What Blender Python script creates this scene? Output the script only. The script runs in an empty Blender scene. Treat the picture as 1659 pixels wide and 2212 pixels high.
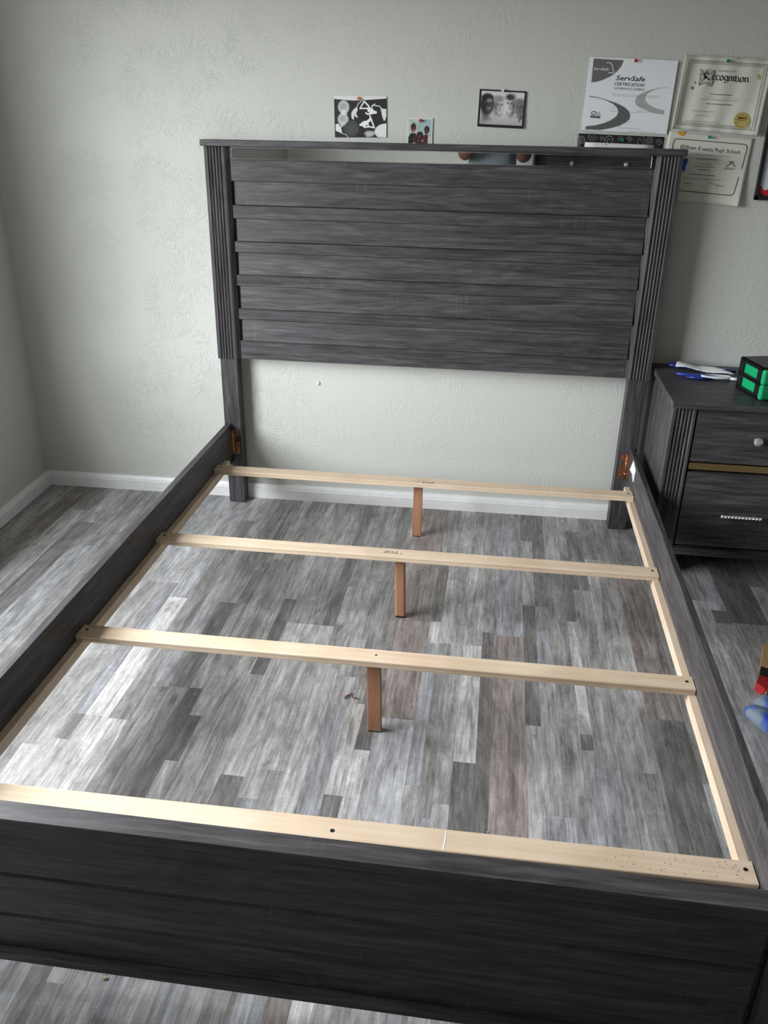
import bpy, bmesh, math, random
import numpy as np
from mathutils import Vector, Matrix
SC = bpy.context.scene
COL = SC.collection
R = math.radians

# ------------------------------------------------------------------ camera
CAM = Vector((0.2363, -3.0444, 1.449))
pitch, yaw, roll, FPX = R(-25.236), R(-7.2943), R(0.978), 1825.08
fw = Vector((math.sin(yaw) * math.cos(pitch), math.cos(yaw) * math.cos(pitch), math.sin(pitch)))
rt = Vector((math.cos(yaw), -math.sin(yaw), 0))
up = rt.cross(fw)
r2 = rt * math.cos(roll) + up * math.sin(roll)
u2 = -rt * math.sin(roll) + up * math.cos(roll)
cd = bpy.data.cameras.new('camera')
cd.sensor_fit = 'VERTICAL'
cd.sensor_height = 24.0
cd.lens = 24.0 * FPX / 2212.0
cd.clip_start = 0.01
cam = bpy.data.objects.new('camera', cd)
COL.objects.link(cam)
M = Matrix((r2, u2, -fw)).transposed().to_4x4()
M.translation = CAM
cam.matrix_world = M
SC.camera = cam

# ------------------------------------------------------------------ world: overcast sky above, dull ground below
W = bpy.data.worlds.new('world')
SC.world = W
W.use_nodes = True
nt = W.node_tree
bg = nt.nodes['Background']
tc = nt.nodes.new('ShaderNodeTexCoord')
sep = nt.nodes.new('ShaderNodeSeparateXYZ')
rmp = nt.nodes.new('ShaderNodeValToRGB')
nt.links.new(tc.outputs['Generated'], sep.inputs[0])
nt.links.new(sep.outputs['Z'], rmp.inputs['Fac'])
e = rmp.color_ramp.elements
e[0].position = 0.0
e[0].color = (0.13, 0.135, 0.12, 1)
e[1].position = 0.04
e[1].color = (0.93, 0.965, 1.0, 1)
e2 = e.new(1.0)
e2.color = (0.93, 0.965, 1.0, 1)
nt.links.new(rmp.outputs['Color'], bg.inputs['Color'])
bg.inputs['Strength'].default_value = 30.0

# window opening in the left wall (daylight comes in here)
WY0, WY1, WZ0, WZ1 = -2.32, -0.80, 0.58, 2.06
pl = bpy.data.lights.new('window_portal', 'AREA')
pl.shape = 'RECTANGLE'
pl.size = WZ1 - WZ0
pl.size_y = WY1 - WY0
pl.cycles.is_portal = True
po = bpy.data.objects.new('window_portal', pl)
po.location = (-1.66, (WY0 + WY1) / 2, (WZ0 + WZ1) / 2)
po.rotation_euler = (0, R(-90), 0)
COL.objects.link(po)

vs = SC.view_settings
vs.view_transform = 'Standard'
vs.look = 'None'
vs.gamma = 1
vs.use_curve_mapping = False
vs.exposure = -0.2

# ------------------------------------------------------------------ helpers
random.seed(7)
WLOC = {}


def lin(c):
    return tuple((x / 12.92 if x <= 0.04045 else ((x + 0.055) / 1.055) ** 2.4) for x in c)


def s8(r, g, b):
    return lin((r / 255, g / 255, b / 255))


class MB:
    """collects faces for one mesh"""

    def __init__(s):
        s.v = []
        s.f = []

    def add(s, vs_, fs):
        n = len(s.v)
        s.v += [tuple(p) for p in vs_]
        s.f += [tuple(i + n for i in q) for q in fs]
        return s

    def box(s, x0, x1, y0, y1, z0, z1, b=0.0):
        if b <= 0:
            vs_ = [(x, y, z) for x in (x0, x1) for y in (y0, y1) for z in (z0, z1)]
            return s.add(vs_, [(0, 1, 3, 2), (4, 6, 7, 5), (0, 4, 5, 1), (2, 3, 7, 6), (0, 2, 6, 4), (1, 5, 7, 3)])
        bm = bmesh.new()
        bmesh.ops.create_cube(bm, size=1)
        for v in bm.verts:
            v.co = Vector((x0 + (v.co.x + .5) * (x1 - x0), y0 + (v.co.y + .5) * (y1 - y0), z0 + (v.co.z + .5) * (z1 - z0)))
        bmesh.ops.bevel(bm, geom=list(bm.edges), offset=b, segments=2, affect='EDGES', profile=0.5)
        return s.bm(bm)

    def bm(s, bm):
        bm.verts.index_update()
        s.add([v.co[:] for v in bm.verts], [tuple(v.index for v in f.verts) for f in bm.faces])
        bm.free()
        return s

    def prism(s, pts, axis, t0, t1):
        """closed 2D outline swept along an axis; axis z: (x,y), axis x: (y,z), axis y: (x,z)"""
        n = len(pts)

        def P(p, t):
            return {'z': (p[0], p[1], t), 'x': (t, p[0], p[1]), 'y': (p[0], t, p[1])}[axis]
        vs_ = [P(p, t0) for p in pts] + [P(p, t1) for p in pts]
        fs = [(i, (i + 1) % n, n + (i + 1) % n, n + i) for i in range(n)] + [tuple(range(n))[::-1], tuple(range(n, 2 * n))]
        return s.add(vs_, fs)

    def cyl(s, a, b, r, n=16, r2_=None):
        a, b = Vector(a), Vector(b)
        r2_ = r if r2_ is None else r2_
        d = (b - a).normalized()
        u = d.orthogonal().normalized()
        w = d.cross(u)
        vs_ = []
        for c, rr in ((a, r), (b, r2_)):
            vs_ += [c + (u * math.cos(6.28318 * i / n) + w * math.sin(6.28318 * i / n)) * rr for i in range(n)]
        return s.add(vs_, [(i, (i + 1) % n, n + (i + 1) % n, n + i) for i in range(n)] + [tuple(range(n))[::-1], tuple(range(n, 2 * n))])

    def tube(s, path, rad, n=10):
        """rounded tube through points with a radius for each"""
        path = [Vector(p) for p in path]
        vs_, fs = [], []
        for i, p in enumerate(path):
            d = (path[min(i + 1, len(path) - 1)] - path[max(i - 1, 0)]).normalized()
            u = d.cross(Vector((0, 0, 1)))
            u = u.normalized() if u.length > 1e-3 else Vector((1, 0, 0))
            w = u.cross(d)
            rr = rad[i] if isinstance(rad, (list, tuple)) else rad
            rx, rz = rr if isinstance(rr, tuple) else (rr, rr)
            vs_ += [p + u * math.cos(6.28318 * k / n) * rx + w * math.sin(6.28318 * k / n) * rz for k in range(n)]
        for i in range(len(path) - 1):
            fs += [(i * n + k, i * n + (k + 1) % n, (i + 1) * n + (k + 1) % n, (i + 1) * n + k) for k in range(n)]
        fs += [tuple(range(n))[::-1], tuple(range((len(path) - 1) * n, len(path) * n))]
        return s.add(vs_, fs)

    def sphere(s, c, r, nu=12, nv=8, sc=(1, 1, 1)):
        bm = bmesh.new()
        bmesh.ops.create_uvsphere(bm, u_segments=nu, v_segments=nv, radius=r)
        for v in bm.verts:
            v.co = Vector((v.co.x * sc[0] + c[0], v.co.y * sc[1] + c[1], v.co.z * sc[2] + c[2]))
        return s.bm(bm)

    def map(s, fn):
        s.v = [tuple(fn(Vector(p))) for p in s.v]
        return s


def obj(name, mb, mat, parent=None, origin=None, smooth=False, label=None):
    xs = np.array(mb.v)
    lo, hi = xs.min(0), xs.max(0)
    if origin is None:
        origin = (lo + hi) / 2
        if parent is None:
            origin[2] = lo[2]
    origin = Vector(tuple(float(t) for t in origin))
    me = bpy.data.meshes.new(name)
    me.from_pydata([tuple(Vector(p) - origin) for p in mb.v], [], mb.f)
    bm = bmesh.new()
    bm.from_mesh(me)
    bmesh.ops.recalc_face_normals(bm, faces=bm.faces)
    bm.to_mesh(me)
    bm.free()
    if smooth:
        for p in me.polygons:
            p.use_smooth = True
    if mat:
        me.materials.append(mat)
    o = bpy.data.objects.new(name, me)
    COL.objects.link(o)
    if parent:
        o.parent = parent
        o.location = origin - WLOC[parent.name]
    else:
        o.location = origin
    WLOC[o.name] = origin
    if label:
        o['label'] = label
    return o


def tag(o, label, cat, group=None, kind=None):
    o['label'] = label
    o['category'] = cat
    if group:
        o['group'] = group
    if kind:
        o['kind'] = kind
    return o


def empty(name, loc):
    o = bpy.data.objects.new(name, None)
    o.location = loc
    o.empty_display_size = .05
    COL.objects.link(o)
    WLOC[o.name] = Vector(loc)
    return o


def struct(o, label=None):
    o['kind'] = 'structure'
    if label:
        o['label'] = label
    return o


# ------------------------------------------------------------------ materials
def new_mat(name):
    m = bpy.data.materials.new(name)
    m.use_nodes = True
    return m, m.node_tree, m.node_tree.nodes['Principled BSDF']


def node(nt_, t, **kw):
    n = nt_.nodes.new(t)
    for k, v in kw.items():
        if k in n.inputs:
            n.inputs[k].default_value = v
        else:
            setattr(n, k, v)
    return n


def simple(name, c, rough=.5, metal=0., spec=.5, bump=0., bscale=200, coat=0.):
    m, t, b = new_mat(name)
    b.inputs['Base Color'].default_value = (*c, 1)
    b.inputs['Roughness'].default_value = rough
    b.inputs['Metallic'].default_value = metal
    b.inputs['Specular IOR Level'].default_value = spec
    b.inputs['Coat Weight'].default_value = coat
    n = node(t, 'ShaderNodeTexNoise', Scale=bscale, Detail=3.0)
    tcn = node(t, 'ShaderNodeTexCoord')
    t.links.new(tcn.outputs['Object'], n.inputs['Vector'])
    mix = node(t, 'ShaderNodeMix', data_type='RGBA', blend_type='MULTIPLY')
    mix.inputs[0].default_value = .18
    mix.inputs[6].default_value = (*c, 1)
    t.links.new(n.outputs['Fac'], mix.inputs[7])
    t.links.new(mix.outputs[2], b.inputs['Base Color'])
    if bump:
        bp = node(t, 'ShaderNodeBump', Strength=bump, Distance=.001)
        t.links.new(n.outputs['Fac'], bp.inputs['Height'])
        t.links.new(bp.outputs[0], b.inputs['Normal'])
    return m


def ramp(t, fac, stops):
    r = node(t, 'ShaderNodeValToRGB')
    el = r.color_ramp.elements
    while len(el) > 1:
        el.remove(el[-1])
    el[0].position, el[0].color = stops[0][0], (*stops[0][1], 1)
    for p, c in stops[1:]:
        x = el.new(p)
        x.color = (*c, 1)
    t.links.new(fac, r.inputs['Fac'])
    return r.outputs['Color']


def grain_coords(t, axis, along, across, jitter=7.0):
    """object coordinates, offset at random for each object, stretched along the grain axis"""
    tcn = node(t, 'ShaderNodeTexCoord')
    oi = node(t, 'ShaderNodeObjectInfo')
    mul = node(t, 'ShaderNodeMath', operation='MULTIPLY')
    mul.inputs[1].default_value = jitter
    t.links.new(oi.outputs['Random'], mul.inputs[0])
    add = node(t, 'ShaderNodeVectorMath', operation='ADD')
    t.links.new(tcn.outputs['Object'], add.inputs[0])
    t.links.new(mul.outputs[0], add.inputs[1])
    mp = node(t, 'ShaderNodeMapping')
    sc = [across] * 3
    sc['xyz'.index(axis)] = along
    mp.inputs['Scale'].default_value = sc
    t.links.new(add.outputs[0], mp.inputs['Vector'])
    return mp.outputs[0], oi, add.outputs[0]


def mixc(t, typ, fac, a, b):
    m = node(t, 'ShaderNodeMix', data_type='RGBA', blend_type=typ)
    for i, v in ((0, fac), (6, a), (7, b)):
        if isinstance(v, bpy.types.NodeSocket):
            t.links.new(v, m.inputs[i])
        elif i == 0:
            m.inputs[0].default_value = v
        else:
            m.inputs[i].default_value = (*v, 1)
    return m.outputs[2]


def dark_oak(axis, name):
    m, t, b = new_mat(name)
    pore, oi, base = grain_coords(t, axis, 11, 190)
    n1 = node(t, 'ShaderNodeTexNoise', Scale=1.0, Detail=3.0, Roughness=.6, Distortion=.25)
    t.links.new(pore, n1.inputs['Vector'])
    mid, _, _ = grain_coords(t, axis, 2.6, 52, 5.0)
    nm_ = node(t, 'ShaderNodeTexNoise', Scale=1.0, Detail=5.0, Roughness=.62, Distortion=.8)
    t.links.new(mid, nm_.inputs['Vector'])
    broad, _, _ = grain_coords(t, axis, 1.6, 9, 3.0)
    n2 = node(t, 'ShaderNodeTexNoise', Scale=1.0, Detail=2.0, Roughness=.5, Distortion=1.2)
    t.links.new(broad, n2.inputs['Vector'])
    # cathedral rings in the broad figure
    ml = node(t, 'ShaderNodeMath', operation='MULTIPLY')
    ml.inputs[1].default_value = 46.0
    t.links.new(n2.outputs['Fac'], ml.inputs[0])
    sn = node(t, 'ShaderNodeMath', operation='SINE')
    t.links.new(ml.outputs[0], sn.inputs[0])
    md = node(t, 'ShaderNodeMath', operation='MULTIPLY_ADD')
    md.inputs[1].default_value = .5
    md.inputs[2].default_value = .5
    t.links.new(sn.outputs[0], md.inputs[0])
    # saw ticks across the grain in a few patches
    tick, _, _ = grain_coords(t, axis, 130, 9, 5.0)
    n3 = node(t, 'ShaderNodeTexNoise', Scale=1.0, Detail=1.0)
    t.links.new(tick, n3.inputs['Vector'])
    n4 = node(t, 'ShaderNodeTexNoise', Scale=5.5, Detail=1.0)
    t.links.new(base, n4.inputs['Vector'])
    c = ramp(t, nm_.outputs['Fac'], [(.32, (.034, .031, .033)), (.50, (.059, .0545, .058)), (.68, (.092, .085, .089))])
    c2 = ramp(t, n1.outputs['Fac'], [(.34, (.60, .60, .60)), (.50, (1, 1, 1)), (.68, (1.35, 1.34, 1.34))])
    c = mixc(t, 'MULTIPLY', .85, c, c2)
    c2 = ramp(t, md.outputs[0], [(.0, (.80, .80, .81)), (.6, (1.02, 1.02, 1.02)), (1.0, (1.14, 1.13, 1.13))])
    c = mixc(t, 'MULTIPLY', .8, c, c2)
    k1 = ramp(t, n3.outputs['Fac'], [(.58, (0, 0, 0)), (.70, (1, 1, 1))])
    k2 = ramp(t, n4.outputs['Fac'], [(.56, (0, 0, 0)), (.68, (.30, .30, .30))])
    k = mixc(t, 'MULTIPLY', 1.0, k1, k2)
    c = mixc(t, 'MIX', k, c, (.135, .13, .135))
    t.links.new(c, b.inputs['Base Color'])
    b.inputs['Roughness'].default_value = .48
    b.inputs['Specular IOR Level'].default_value = .38
    bp = node(t, 'ShaderNodeBump', Strength=.22, Distance=.0006)
    t.links.new(n1.outputs['Fac'], bp.inputs['Height'])
    t.links.new(bp.outputs[0], b.inputs['Normal'])
    return m


def pale_wood(axis, name, c0, c1, rough=.6, sp=.3):
    m, t, b = new_mat(name)
    fine, oi, base = grain_coords(t, axis, 1.6, 60)
    n1 = node(t, 'ShaderNodeTexNoise', Scale=1.0, Detail=4.0, Roughness=.6, Distortion=.7)
    t.links.new(fine, n1.inputs['Vector'])
    n2 = node(t, 'ShaderNodeTexNoise', Scale=7.0, Detail=2.0)
    t.links.new(base, n2.inputs['Vector'])
    n3 = node(t, 'ShaderNodeTexNoise', Scale=90.0, Detail=2.0)
    t.links.new(base, n3.inputs['Vector'])
    c = ramp(t, n1.outputs['Fac'], [(.3, c0), (.62, c1)])
    k = ramp(t, n2.outputs['Fac'], [(.35, (.90, .88, .85)), (.6, (1, 1, 1))])
    c = mixc(t, 'MULTIPLY', 1.0, c, k)
    k = ramp(t, n3.outputs['Fac'], [(.70, (1, 1, 1)), (.78, (.72, .62, .5))])
    c = mixc(t, 'MULTIPLY', sp, c, k)
    t.links.new(c, b.inputs['Base Color'])
    b.inputs['Roughness'].default_value = rough
    b.inputs['Specular IOR Level'].default_value = .35
    bp = node(t, 'ShaderNodeBump', Strength=.15, Distance=.0006)
    t.links.new(n1.outputs['Fac'], bp.inputs['Height'])
    t.links.new(bp.outputs[0], b.inputs['Normal'])
    return m


def vinyl():
    m, t, b = new_mat('grey_vinyl_plank')
    fine, oi, base = grain_coords(t, 'y', 7.0, 150, 31.0)
    n1 = node(t, 'ShaderNodeTexNoise', Scale=1.0, Detail=5.0, Roughness=.68, Distortion=.5)
    t.links.new(fine, n1.inputs['Vector'])
    mid, _, _ = grain_coords(t, 'y', 3.4, 42, 17.0)
    n2 = node(t, 'ShaderNodeTexNoise', Scale=1.0, Detail=6.0, Roughness=.68, Distortion=1.0)
    t.links.new(mid, n2.inputs['Vector'])
    bl_, _, _ = grain_coords(t, 'y', 5.5, 17, 23.0)
    blot = node(t, 'ShaderNodeTexNoise', Scale=1.0, Detail=6.0, Roughness=.74, Distortion=.9)
    t.links.new(bl_, blot.inputs['Vector'])
    fl_, _, _ = grain_coords(t, 'y', 26, 70, 13.0)
    flake = node(t, 'ShaderNodeTexNoise', Scale=1.0, Detail=5.0, Roughness=.75)
    t.links.new(fl_, flake.inputs['Vector'])
    tick, _, _ = grain_coords(t, 'y', 210, 10, 5.0)
    n3 = node(t, 'ShaderNodeTexNoise', Scale=1.0, Detail=1.0)
    t.links.new(tick, n3.inputs['Vector'])
    c = ramp(t, n1.outputs['Fac'], [(.32, (.66, .655, .65)), (.5, (1.0, 1.0, 1.0)), (.68, (1.30, 1.30, 1.31))])
    c2 = ramp(t, n2.outputs['Fac'], [(.32, (.60, .59, .585)), (.45, (.92, .92, .92)), (.56, (1.08, 1.08, 1.08)), (.70, (1.42, 1.42, 1.44))])
    c = mixc(t, 'MULTIPLY', 1.0, c, c2)
    # whitewashed and bare areas, flaking at their edges
    msk = mixc(t, 'LINEAR_LIGHT', .22, blot.outputs['Fac'], flake.outputs['Color'])
    c3 = ramp(t, msk, [(.34, (.56, .55, .545)), (.44, (.84, .83, .825)), (.52, (1.0, 1.0, 1.0)), (.62, (1.28, 1.28, 1.30))])
    c = mixc(t, 'MULTIPLY', .85, c, c3)
    c4 = ramp(t, n3.outputs['Fac'], [(.35, (.88, .88, .88)), (.6, (1.06, 1.06, 1.06))])
    c = mixc(t, 'MULTIPLY', .4, c, c4)
    c = mixc(t, 'MULTIPLY', 1.0, c, oi.outputs['Color'])
    # a few dark knots
    kc, _, _ = grain_coords(t, 'y', 3.0, 8.0, 11.0)
    vo = node(t, 'ShaderNodeTexVoronoi', Scale=1.0)
    t.links.new(kc, vo.inputs['Vector'])
    kk = ramp(t, vo.outputs['Distance'], [(.03, (.35, .33, .32)), (.10, (1, 1, 1))])
    c = mixc(t, 'MULTIPLY', .7, c, kk)
    t.links.new(c, b.inputs['Base Color'])
    rr = ramp(t, n1.outputs['Fac'], [(.3, (.48, .48, .48)), (.7, (.38, .38, .38))])
    t.links.new(rr, b.inputs['Roughness'])
    b.inputs['Specular IOR Level'].default_value = .5
    bp = node(t, 'ShaderNodeBump', Strength=.14, Distance=.0008)
    t.links.new(n1.outputs['Fac'], bp.inputs['Height'])
    t.links.new(bp.outputs[0], b.inputs['Normal'])
    return m


def wall_mat(name, col, plane='xz', texture=.8):
    """painted plaster with a stomped crow's-foot texture: radial strokes around scattered centres"""
    m, t, b = new_mat(name)
    g = node(t, 'ShaderNodeNewGeometry')
    sp = node(t, 'ShaderNodeSeparateXYZ')
    t.links.new(g.outputs['Position'], sp.inputs[0])
    cb = node(t, 'ShaderNodeCombineXYZ')
    t.links.new(sp.outputs['XYZ'.index(plane[0].upper())], cb.inputs[0])
    t.links.new(sp.outputs['Z'], cb.inputs[1])
    # waver the coordinates so that strokes are not straight
    wv = node(t, 'ShaderNodeTexNoise', Scale=22.0, Detail=2.0)
    t.links.new(cb.outputs[0], wv.inputs['Vector'])
    wsub = node(t, 'ShaderNodeVectorMath', operation='SUBTRACT')
    t.links.new(wv.outputs['Color'], wsub.inputs[0])
    wsub.inputs[1].default_value = (.5, .5, .5)
    wsc = node(t, 'ShaderNodeVectorMath', operation='SCALE')
    t.links.new(wsub.outputs[0], wsc.inputs[0])
    wsc.inputs['Scale'].default_value = .045
    wad = node(t, 'ShaderNodeVectorMath', operation='ADD')
    t.links.new(cb.outputs[0], wad.inputs[0])
    t.links.new(wsc.outputs[0], wad.inputs[1])
    sc = node(t, 'ShaderNodeVectorMath', operation='SCALE')
    t.links.new(wad.outputs[0], sc.inputs[0])
    sc.inputs['Scale'].default_value = 5.2
    vo = node(t, 'ShaderNodeTexVoronoi', voronoi_dimensions='2D', Scale=1.0, Randomness=.85)
    t.links.new(sc.outputs[0], vo.inputs['Vector'])
    dv = node(t, 'ShaderNodeVectorMath', operation='SUBTRACT')
    t.links.new(sc.outputs[0], dv.inputs[0])
    t.links.new(vo.outputs['Position'], dv.inputs[1])
    ds = node(t, 'ShaderNodeSeparateXYZ')
    t.links.new(dv.outputs[0], ds.inputs[0])
    ln = node(t, 'ShaderNodeVectorMath', operation='LENGTH')
    t.links.new(dv.outputs[0], ln.inputs[0])
    nm = node(t, 'ShaderNodeVectorMath', operation='NORMALIZE')
    t.links.new(dv.outputs[0], nm.inputs[0])
    ns = node(t, 'ShaderNodeSeparateXYZ')
    t.links.new(nm.outputs[0], ns.inputs[0])
    cc = node(t, 'ShaderNodeCombineXYZ')
    for i, (o_, f) in enumerate(((ns.outputs[0], 4.0), (ns.outputs[1], 4.0), (ln.outputs['Value'], 4.2))):
        mu = node(t, 'ShaderNodeMath', operation='MULTIPLY')
        t.links.new(o_, mu.inputs[0])
        mu.inputs[1].default_value = f
        t.links.new(mu.outputs[0], cc.inputs[i])
    ps = node(t, 'ShaderNodeVectorMath', operation='SCALE')
    t.links.new(vo.outputs['Position'], ps.inputs[0])
    ps.inputs['Scale'].default_value = 9.0
    ad = node(t, 'ShaderNodeVectorMath', operation='ADD')
    t.links.new(cc.outputs[0], ad.inputs[0])
    t.links.new(ps.outputs[0], ad.inputs[1])
    n = node(t, 'ShaderNodeTexNoise', Scale=1.9, Detail=2.5, Roughness=.6)
    t.links.new(ad.outputs[0], n.inputs['Vector'])
    st = ramp(t, n.outputs['Fac'], [(.46, (0, 0, 0)), (.54, (.85, .85, .85)), (.62, (1, 1, 1)), (.72, (.3, .3, .3))])
    fade = ramp(t, ln.outputs['Value'], [(.08, (.05, .05, .05)), (.26, (.8, .8, .8)), (.42, (1, 1, 1)), (.66, (.35, .35, .35))])
    st = mixc(t, 'MULTIPLY', 1.0, st, fade)
    mk = node(t, 'ShaderNodeTexNoise', Scale=3.0, Detail=1.0)
    t.links.new(cb.outputs[0], mk.inputs['Vector'])
    mkr = ramp(t, mk.outputs['Fac'], [(.32, (.3, .3, .3)), (.50, (1, 1, 1))])
    st = mixc(t, 'MULTIPLY', 1.0, st, mkr)
    if plane == 'xz':
        mr = node(t, 'ShaderNodeMapRange')
        mr.inputs['From Min'].default_value = -1.6
        mr.inputs['From Max'].default_value = 0.4
        t.links.new(sp.outputs[0], mr.inputs['Value'])
        zone = ramp(t, mr.outputs[0], [(.04, (.15, .15, .15)), (.18, (1, 1, 1)), (.44, (1, 1, 1)), (.62, (.35, .35, .35)), (1.0, (.35, .35, .35))])
        st = mixc(t, 'MULTIPLY', 1.0, st, zone)
    roll_ = node(t, 'ShaderNodeTexNoise', Scale=170.0, Detail=2.0)
    t.links.new(cb.outputs[0], roll_.inputs['Vector'])
    bp = node(t, 'ShaderNodeBump', Strength=texture, Distance=.0016)
    t.links.new(st, bp.inputs['Height'])
    bp2 = node(t, 'ShaderNodeBump', Strength=.35, Distance=.0006)
    t.links.new(roll_.outputs['Fac'], bp2.inputs['Height'])
    t.links.new(bp.outputs[0], bp2.inputs['Normal'])
    t.links.new(bp2.outputs[0], b.inputs['Normal'])
    b.inputs['Base Color'].default_value = (*col, 1)
    b.inputs['Roughness'].default_value = .62
    b.inputs['Specular IOR Level'].default_value = .3
    return m


def attr_mat(name, rough=.45):
    m, t, b = new_mat(name)
    a = node(t, 'ShaderNodeAttribute', attribute_name='ink')
    t.links.new(a.outputs['Color'], b.inputs['Base Color'])
    b.inputs['Roughness'].default_value = rough
    return m


OAKX, OAKY, OAKZ = dark_oak('x', 'dark_oak_across'), dark_oak('y', 'dark_oak_lengthwise'), dark_oak('z', 'dark_oak_upright')
PALEX = pale_wood('x', 'pale_pine_across', (.66, .50, .355), (.76, .61, .46))
PALEY = pale_wood('y', 'pale_pine_lengthwise', (.66, .50, .36), (.75, .60, .455))
REDW = pale_wood('z', 'reddish_brown_wood', (.36, .17, .095), (.46, .245, .145), .5, .5)
VINYL = vinyl()
WALLC = (.597, .606, .563)
WALLX = wall_mat('painted_wall_texture', WALLC, 'xz')
WALLY = wall_mat('painted_side_wall_texture', (.585, .60, .565), 'yz', .15)
CEIL = simple('ceiling_paint', (.60, .60, .58), .9, bump=.3, bscale=60)
TRIM = simple('white_trim_paint', (.95, .95, .95), .38, bump=.05, bscale=30)
MIRROR = simple('mirror_glass', (.86, .88, .86), .015, 1.0)
CHROME = simple('polished_edge', (.85, .85, .86), .12, 1.0)
BLACKM = simple('black_plastic', (.012, .012, .013), .4)
DARKH = simple('dark_hole_shade', (.03, .028, .025), .5, .6)  # near-black colour for the shade inside holes in the slats
COPPER = simple('coppery_steel', (.42, .21, .13), .38, .9, bump=.3, bscale=120)
BRASSY = simple('brassy_steel', (.46, .35, .16), .38, .9, bump=.3, bscale=120)
WHITEP = simple('white_paper', (.94, .95, .98), .6)
CREAMP = simple('cream_paper', (.80, .79, .70), .6)
INK = simple('black_ink', (.02, .02, .025), .6)
INK2 = simple('grey_ink', (.16, .16, .17), .7)
INK3 = simple('faint_grey_ink', (.36, .36, .34), .7)
STAMP = simple('purple_stamp_ink', (.22, .15, .17), .7)
CHALK = simple('white_chalk', (.9, .9, .93), .8)
PRINT = attr_mat('printed_picture')
GOLD = simple('gold_foil', (.92, .76, .28), .34, .55, bump=.4, bscale=90)
GREEN = simple('green_plastic', (.010, .40, .155), .32)
BLUE = simple('blue_plastic', (.018, .04, .27), .25)
WHITEPL = simple('white_plastic', (.75, .78, .83), .3)

# ------------------------------------------------------------------ room shell
YW, WA, XL, LWA = .0828, .0152, -1.6049, .0309
XR, YR, ZC = 3.0, -4.0, 2.44


def wy(x):
    return YW + WA * x


YC = wy(XL)


def lx(y):
    return XL + LWA * (YC - y)


mb = MB().box(-2.1, XR + .15, YR - .15, .3, -.12, -.004)
floor = struct(obj('floor', mb, simple('subfloor', (.05, .05, .05), .8), origin=(0, -2, -.004)), 'grey multi-tone wood-look plank floor')
mb = MB().prism([(-1.9, wy(-1.9)), (XR, wy(XR)), (XR, wy(XR) + .12), (-1.9, wy(-1.9) + .12)], 'z', -.01, ZC)
struct(obj('wall_back', mb, WALLX), 'pale grey-green wall with stomped plaster texture')
mb = MB()
for (y0, y1, z0, z1) in ((.02, YC + .04, -.01, ZC), (WY1, .02, -.01, ZC), (YR, WY0, -.01, ZC), (WY0, WY1, -.01, WZ0), (WY0, WY1, WZ1, ZC)):
    mb.prism([(lx(y0), y0), (lx(y1), y1), (lx(y1) - .12, y1), (lx(y0) - .12, y0)], 'z', z0, z1)
struct(obj('wall_left', mb, WALLY), 'shaded grey-green side wall')
struct(obj('wall_right', MB().box(XR, XR + .1, YR, .2, -.01, ZC), wall_mat('right_wall_texture', (.34, .35, .33), 'yz', .3)))
struct(obj('wall_rear', MB().box(-1.75, XR + .1, YR - .1, YR, -.01, ZC), wall_mat('rear_wall_texture', (.76, .76, .71), 'xz', .3)))
struct(obj('ceiling', MB().box(-2.0, XR + .1, YR - .1, .3, ZC, ZC + .1), CEIL))

# window in the left wall, outside the frame, that lights the room
mb = MB()
xw = lx(WY0)
mb.box(xw - .10, xw - .04, WY0, WY0 + .05, WZ0, WZ1).box(xw - .10, xw - .04, WY1 - .05, WY1, WZ0, WZ1)
mb.box(xw - .10, xw - .04, WY0, WY1, WZ0, WZ0 + .05).box(xw - .10, xw - .04, WY0, WY1, WZ1 - .05, WZ1)
mb.box(xw - .10, xw - .05, WY0, WY1, (WZ0 + WZ1) / 2 - .02, (WZ0 + WZ1) / 2 + .02)
turn = lambda p: Vector((p.x + lx(p.y) - xw, p.y, p.z))
win = struct(obj('window_1', mb.map(turn), TRIM))
gm, gt, gb = new_mat('window_glass')
tr = node(gt, 'ShaderNodeBsdfTransparent')
gl = node(gt, 'ShaderNodeBsdfGlossy', Roughness=.02)
mx = node(gt, 'ShaderNodeMixShader')
mx.inputs[0].default_value = .06
gt.links.new(tr.outputs[0], mx.inputs[1])
gt.links.new(gl.outputs[0], mx.inputs[2])
gt.links.new(mx.outputs[0], gt.nodes['Material Output'].inputs['Surface'])
obj('window_pane', MB().box(xw - .078, xw - .074, WY0 + .05, WY1 - .05, WZ0 + .05, WZ1 - .05).map(turn), gm, win)

# baseboards
BH, BT = .0609, .0172
prof = [(0, -.004), (BT, -.004), (BT, BH * .68), (BT * .82, BH * .74), (BT * .82, BH * .80), (BT * .5, BH), (0, BH)]
mb = MB()
n = len(prof)


def bb(path):
    """path of (x,y,nx,ny) with inward normal"""
    vs_ = []
    for (x, y, nx, ny) in path:
        vs_ += [(x + nx * d, y + ny * d, z) for d, z in prof]
    fs = [(i, (i + 1) % n, n + (i + 1) % n, n + i) for i in range(n)] + [tuple(range(n))[::-1], tuple(range(n, 2 * n))]
    return MB().add(vs_, fs)


struct(obj('baseboard_back', bb([(XL, YC, 1, -1), (XR, wy(XR), 0, -1)]), TRIM), 'white baseboard under the back wall')
struct(obj('baseboard_left', bb([(lx(YR), YR, 1, 0), (XL, YC, 1, -1)]), TRIM), 'white baseboard along the left wall')
struct(obj('baseboard_right', bb([(XR, YR, -1, 0), (XR, .12, -1, 0)]), TRIM))
struct(obj('baseboard_rear', bb([(XR, YR, 0, 1), (-1.6, YR, 0, 1)]), TRIM))

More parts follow.
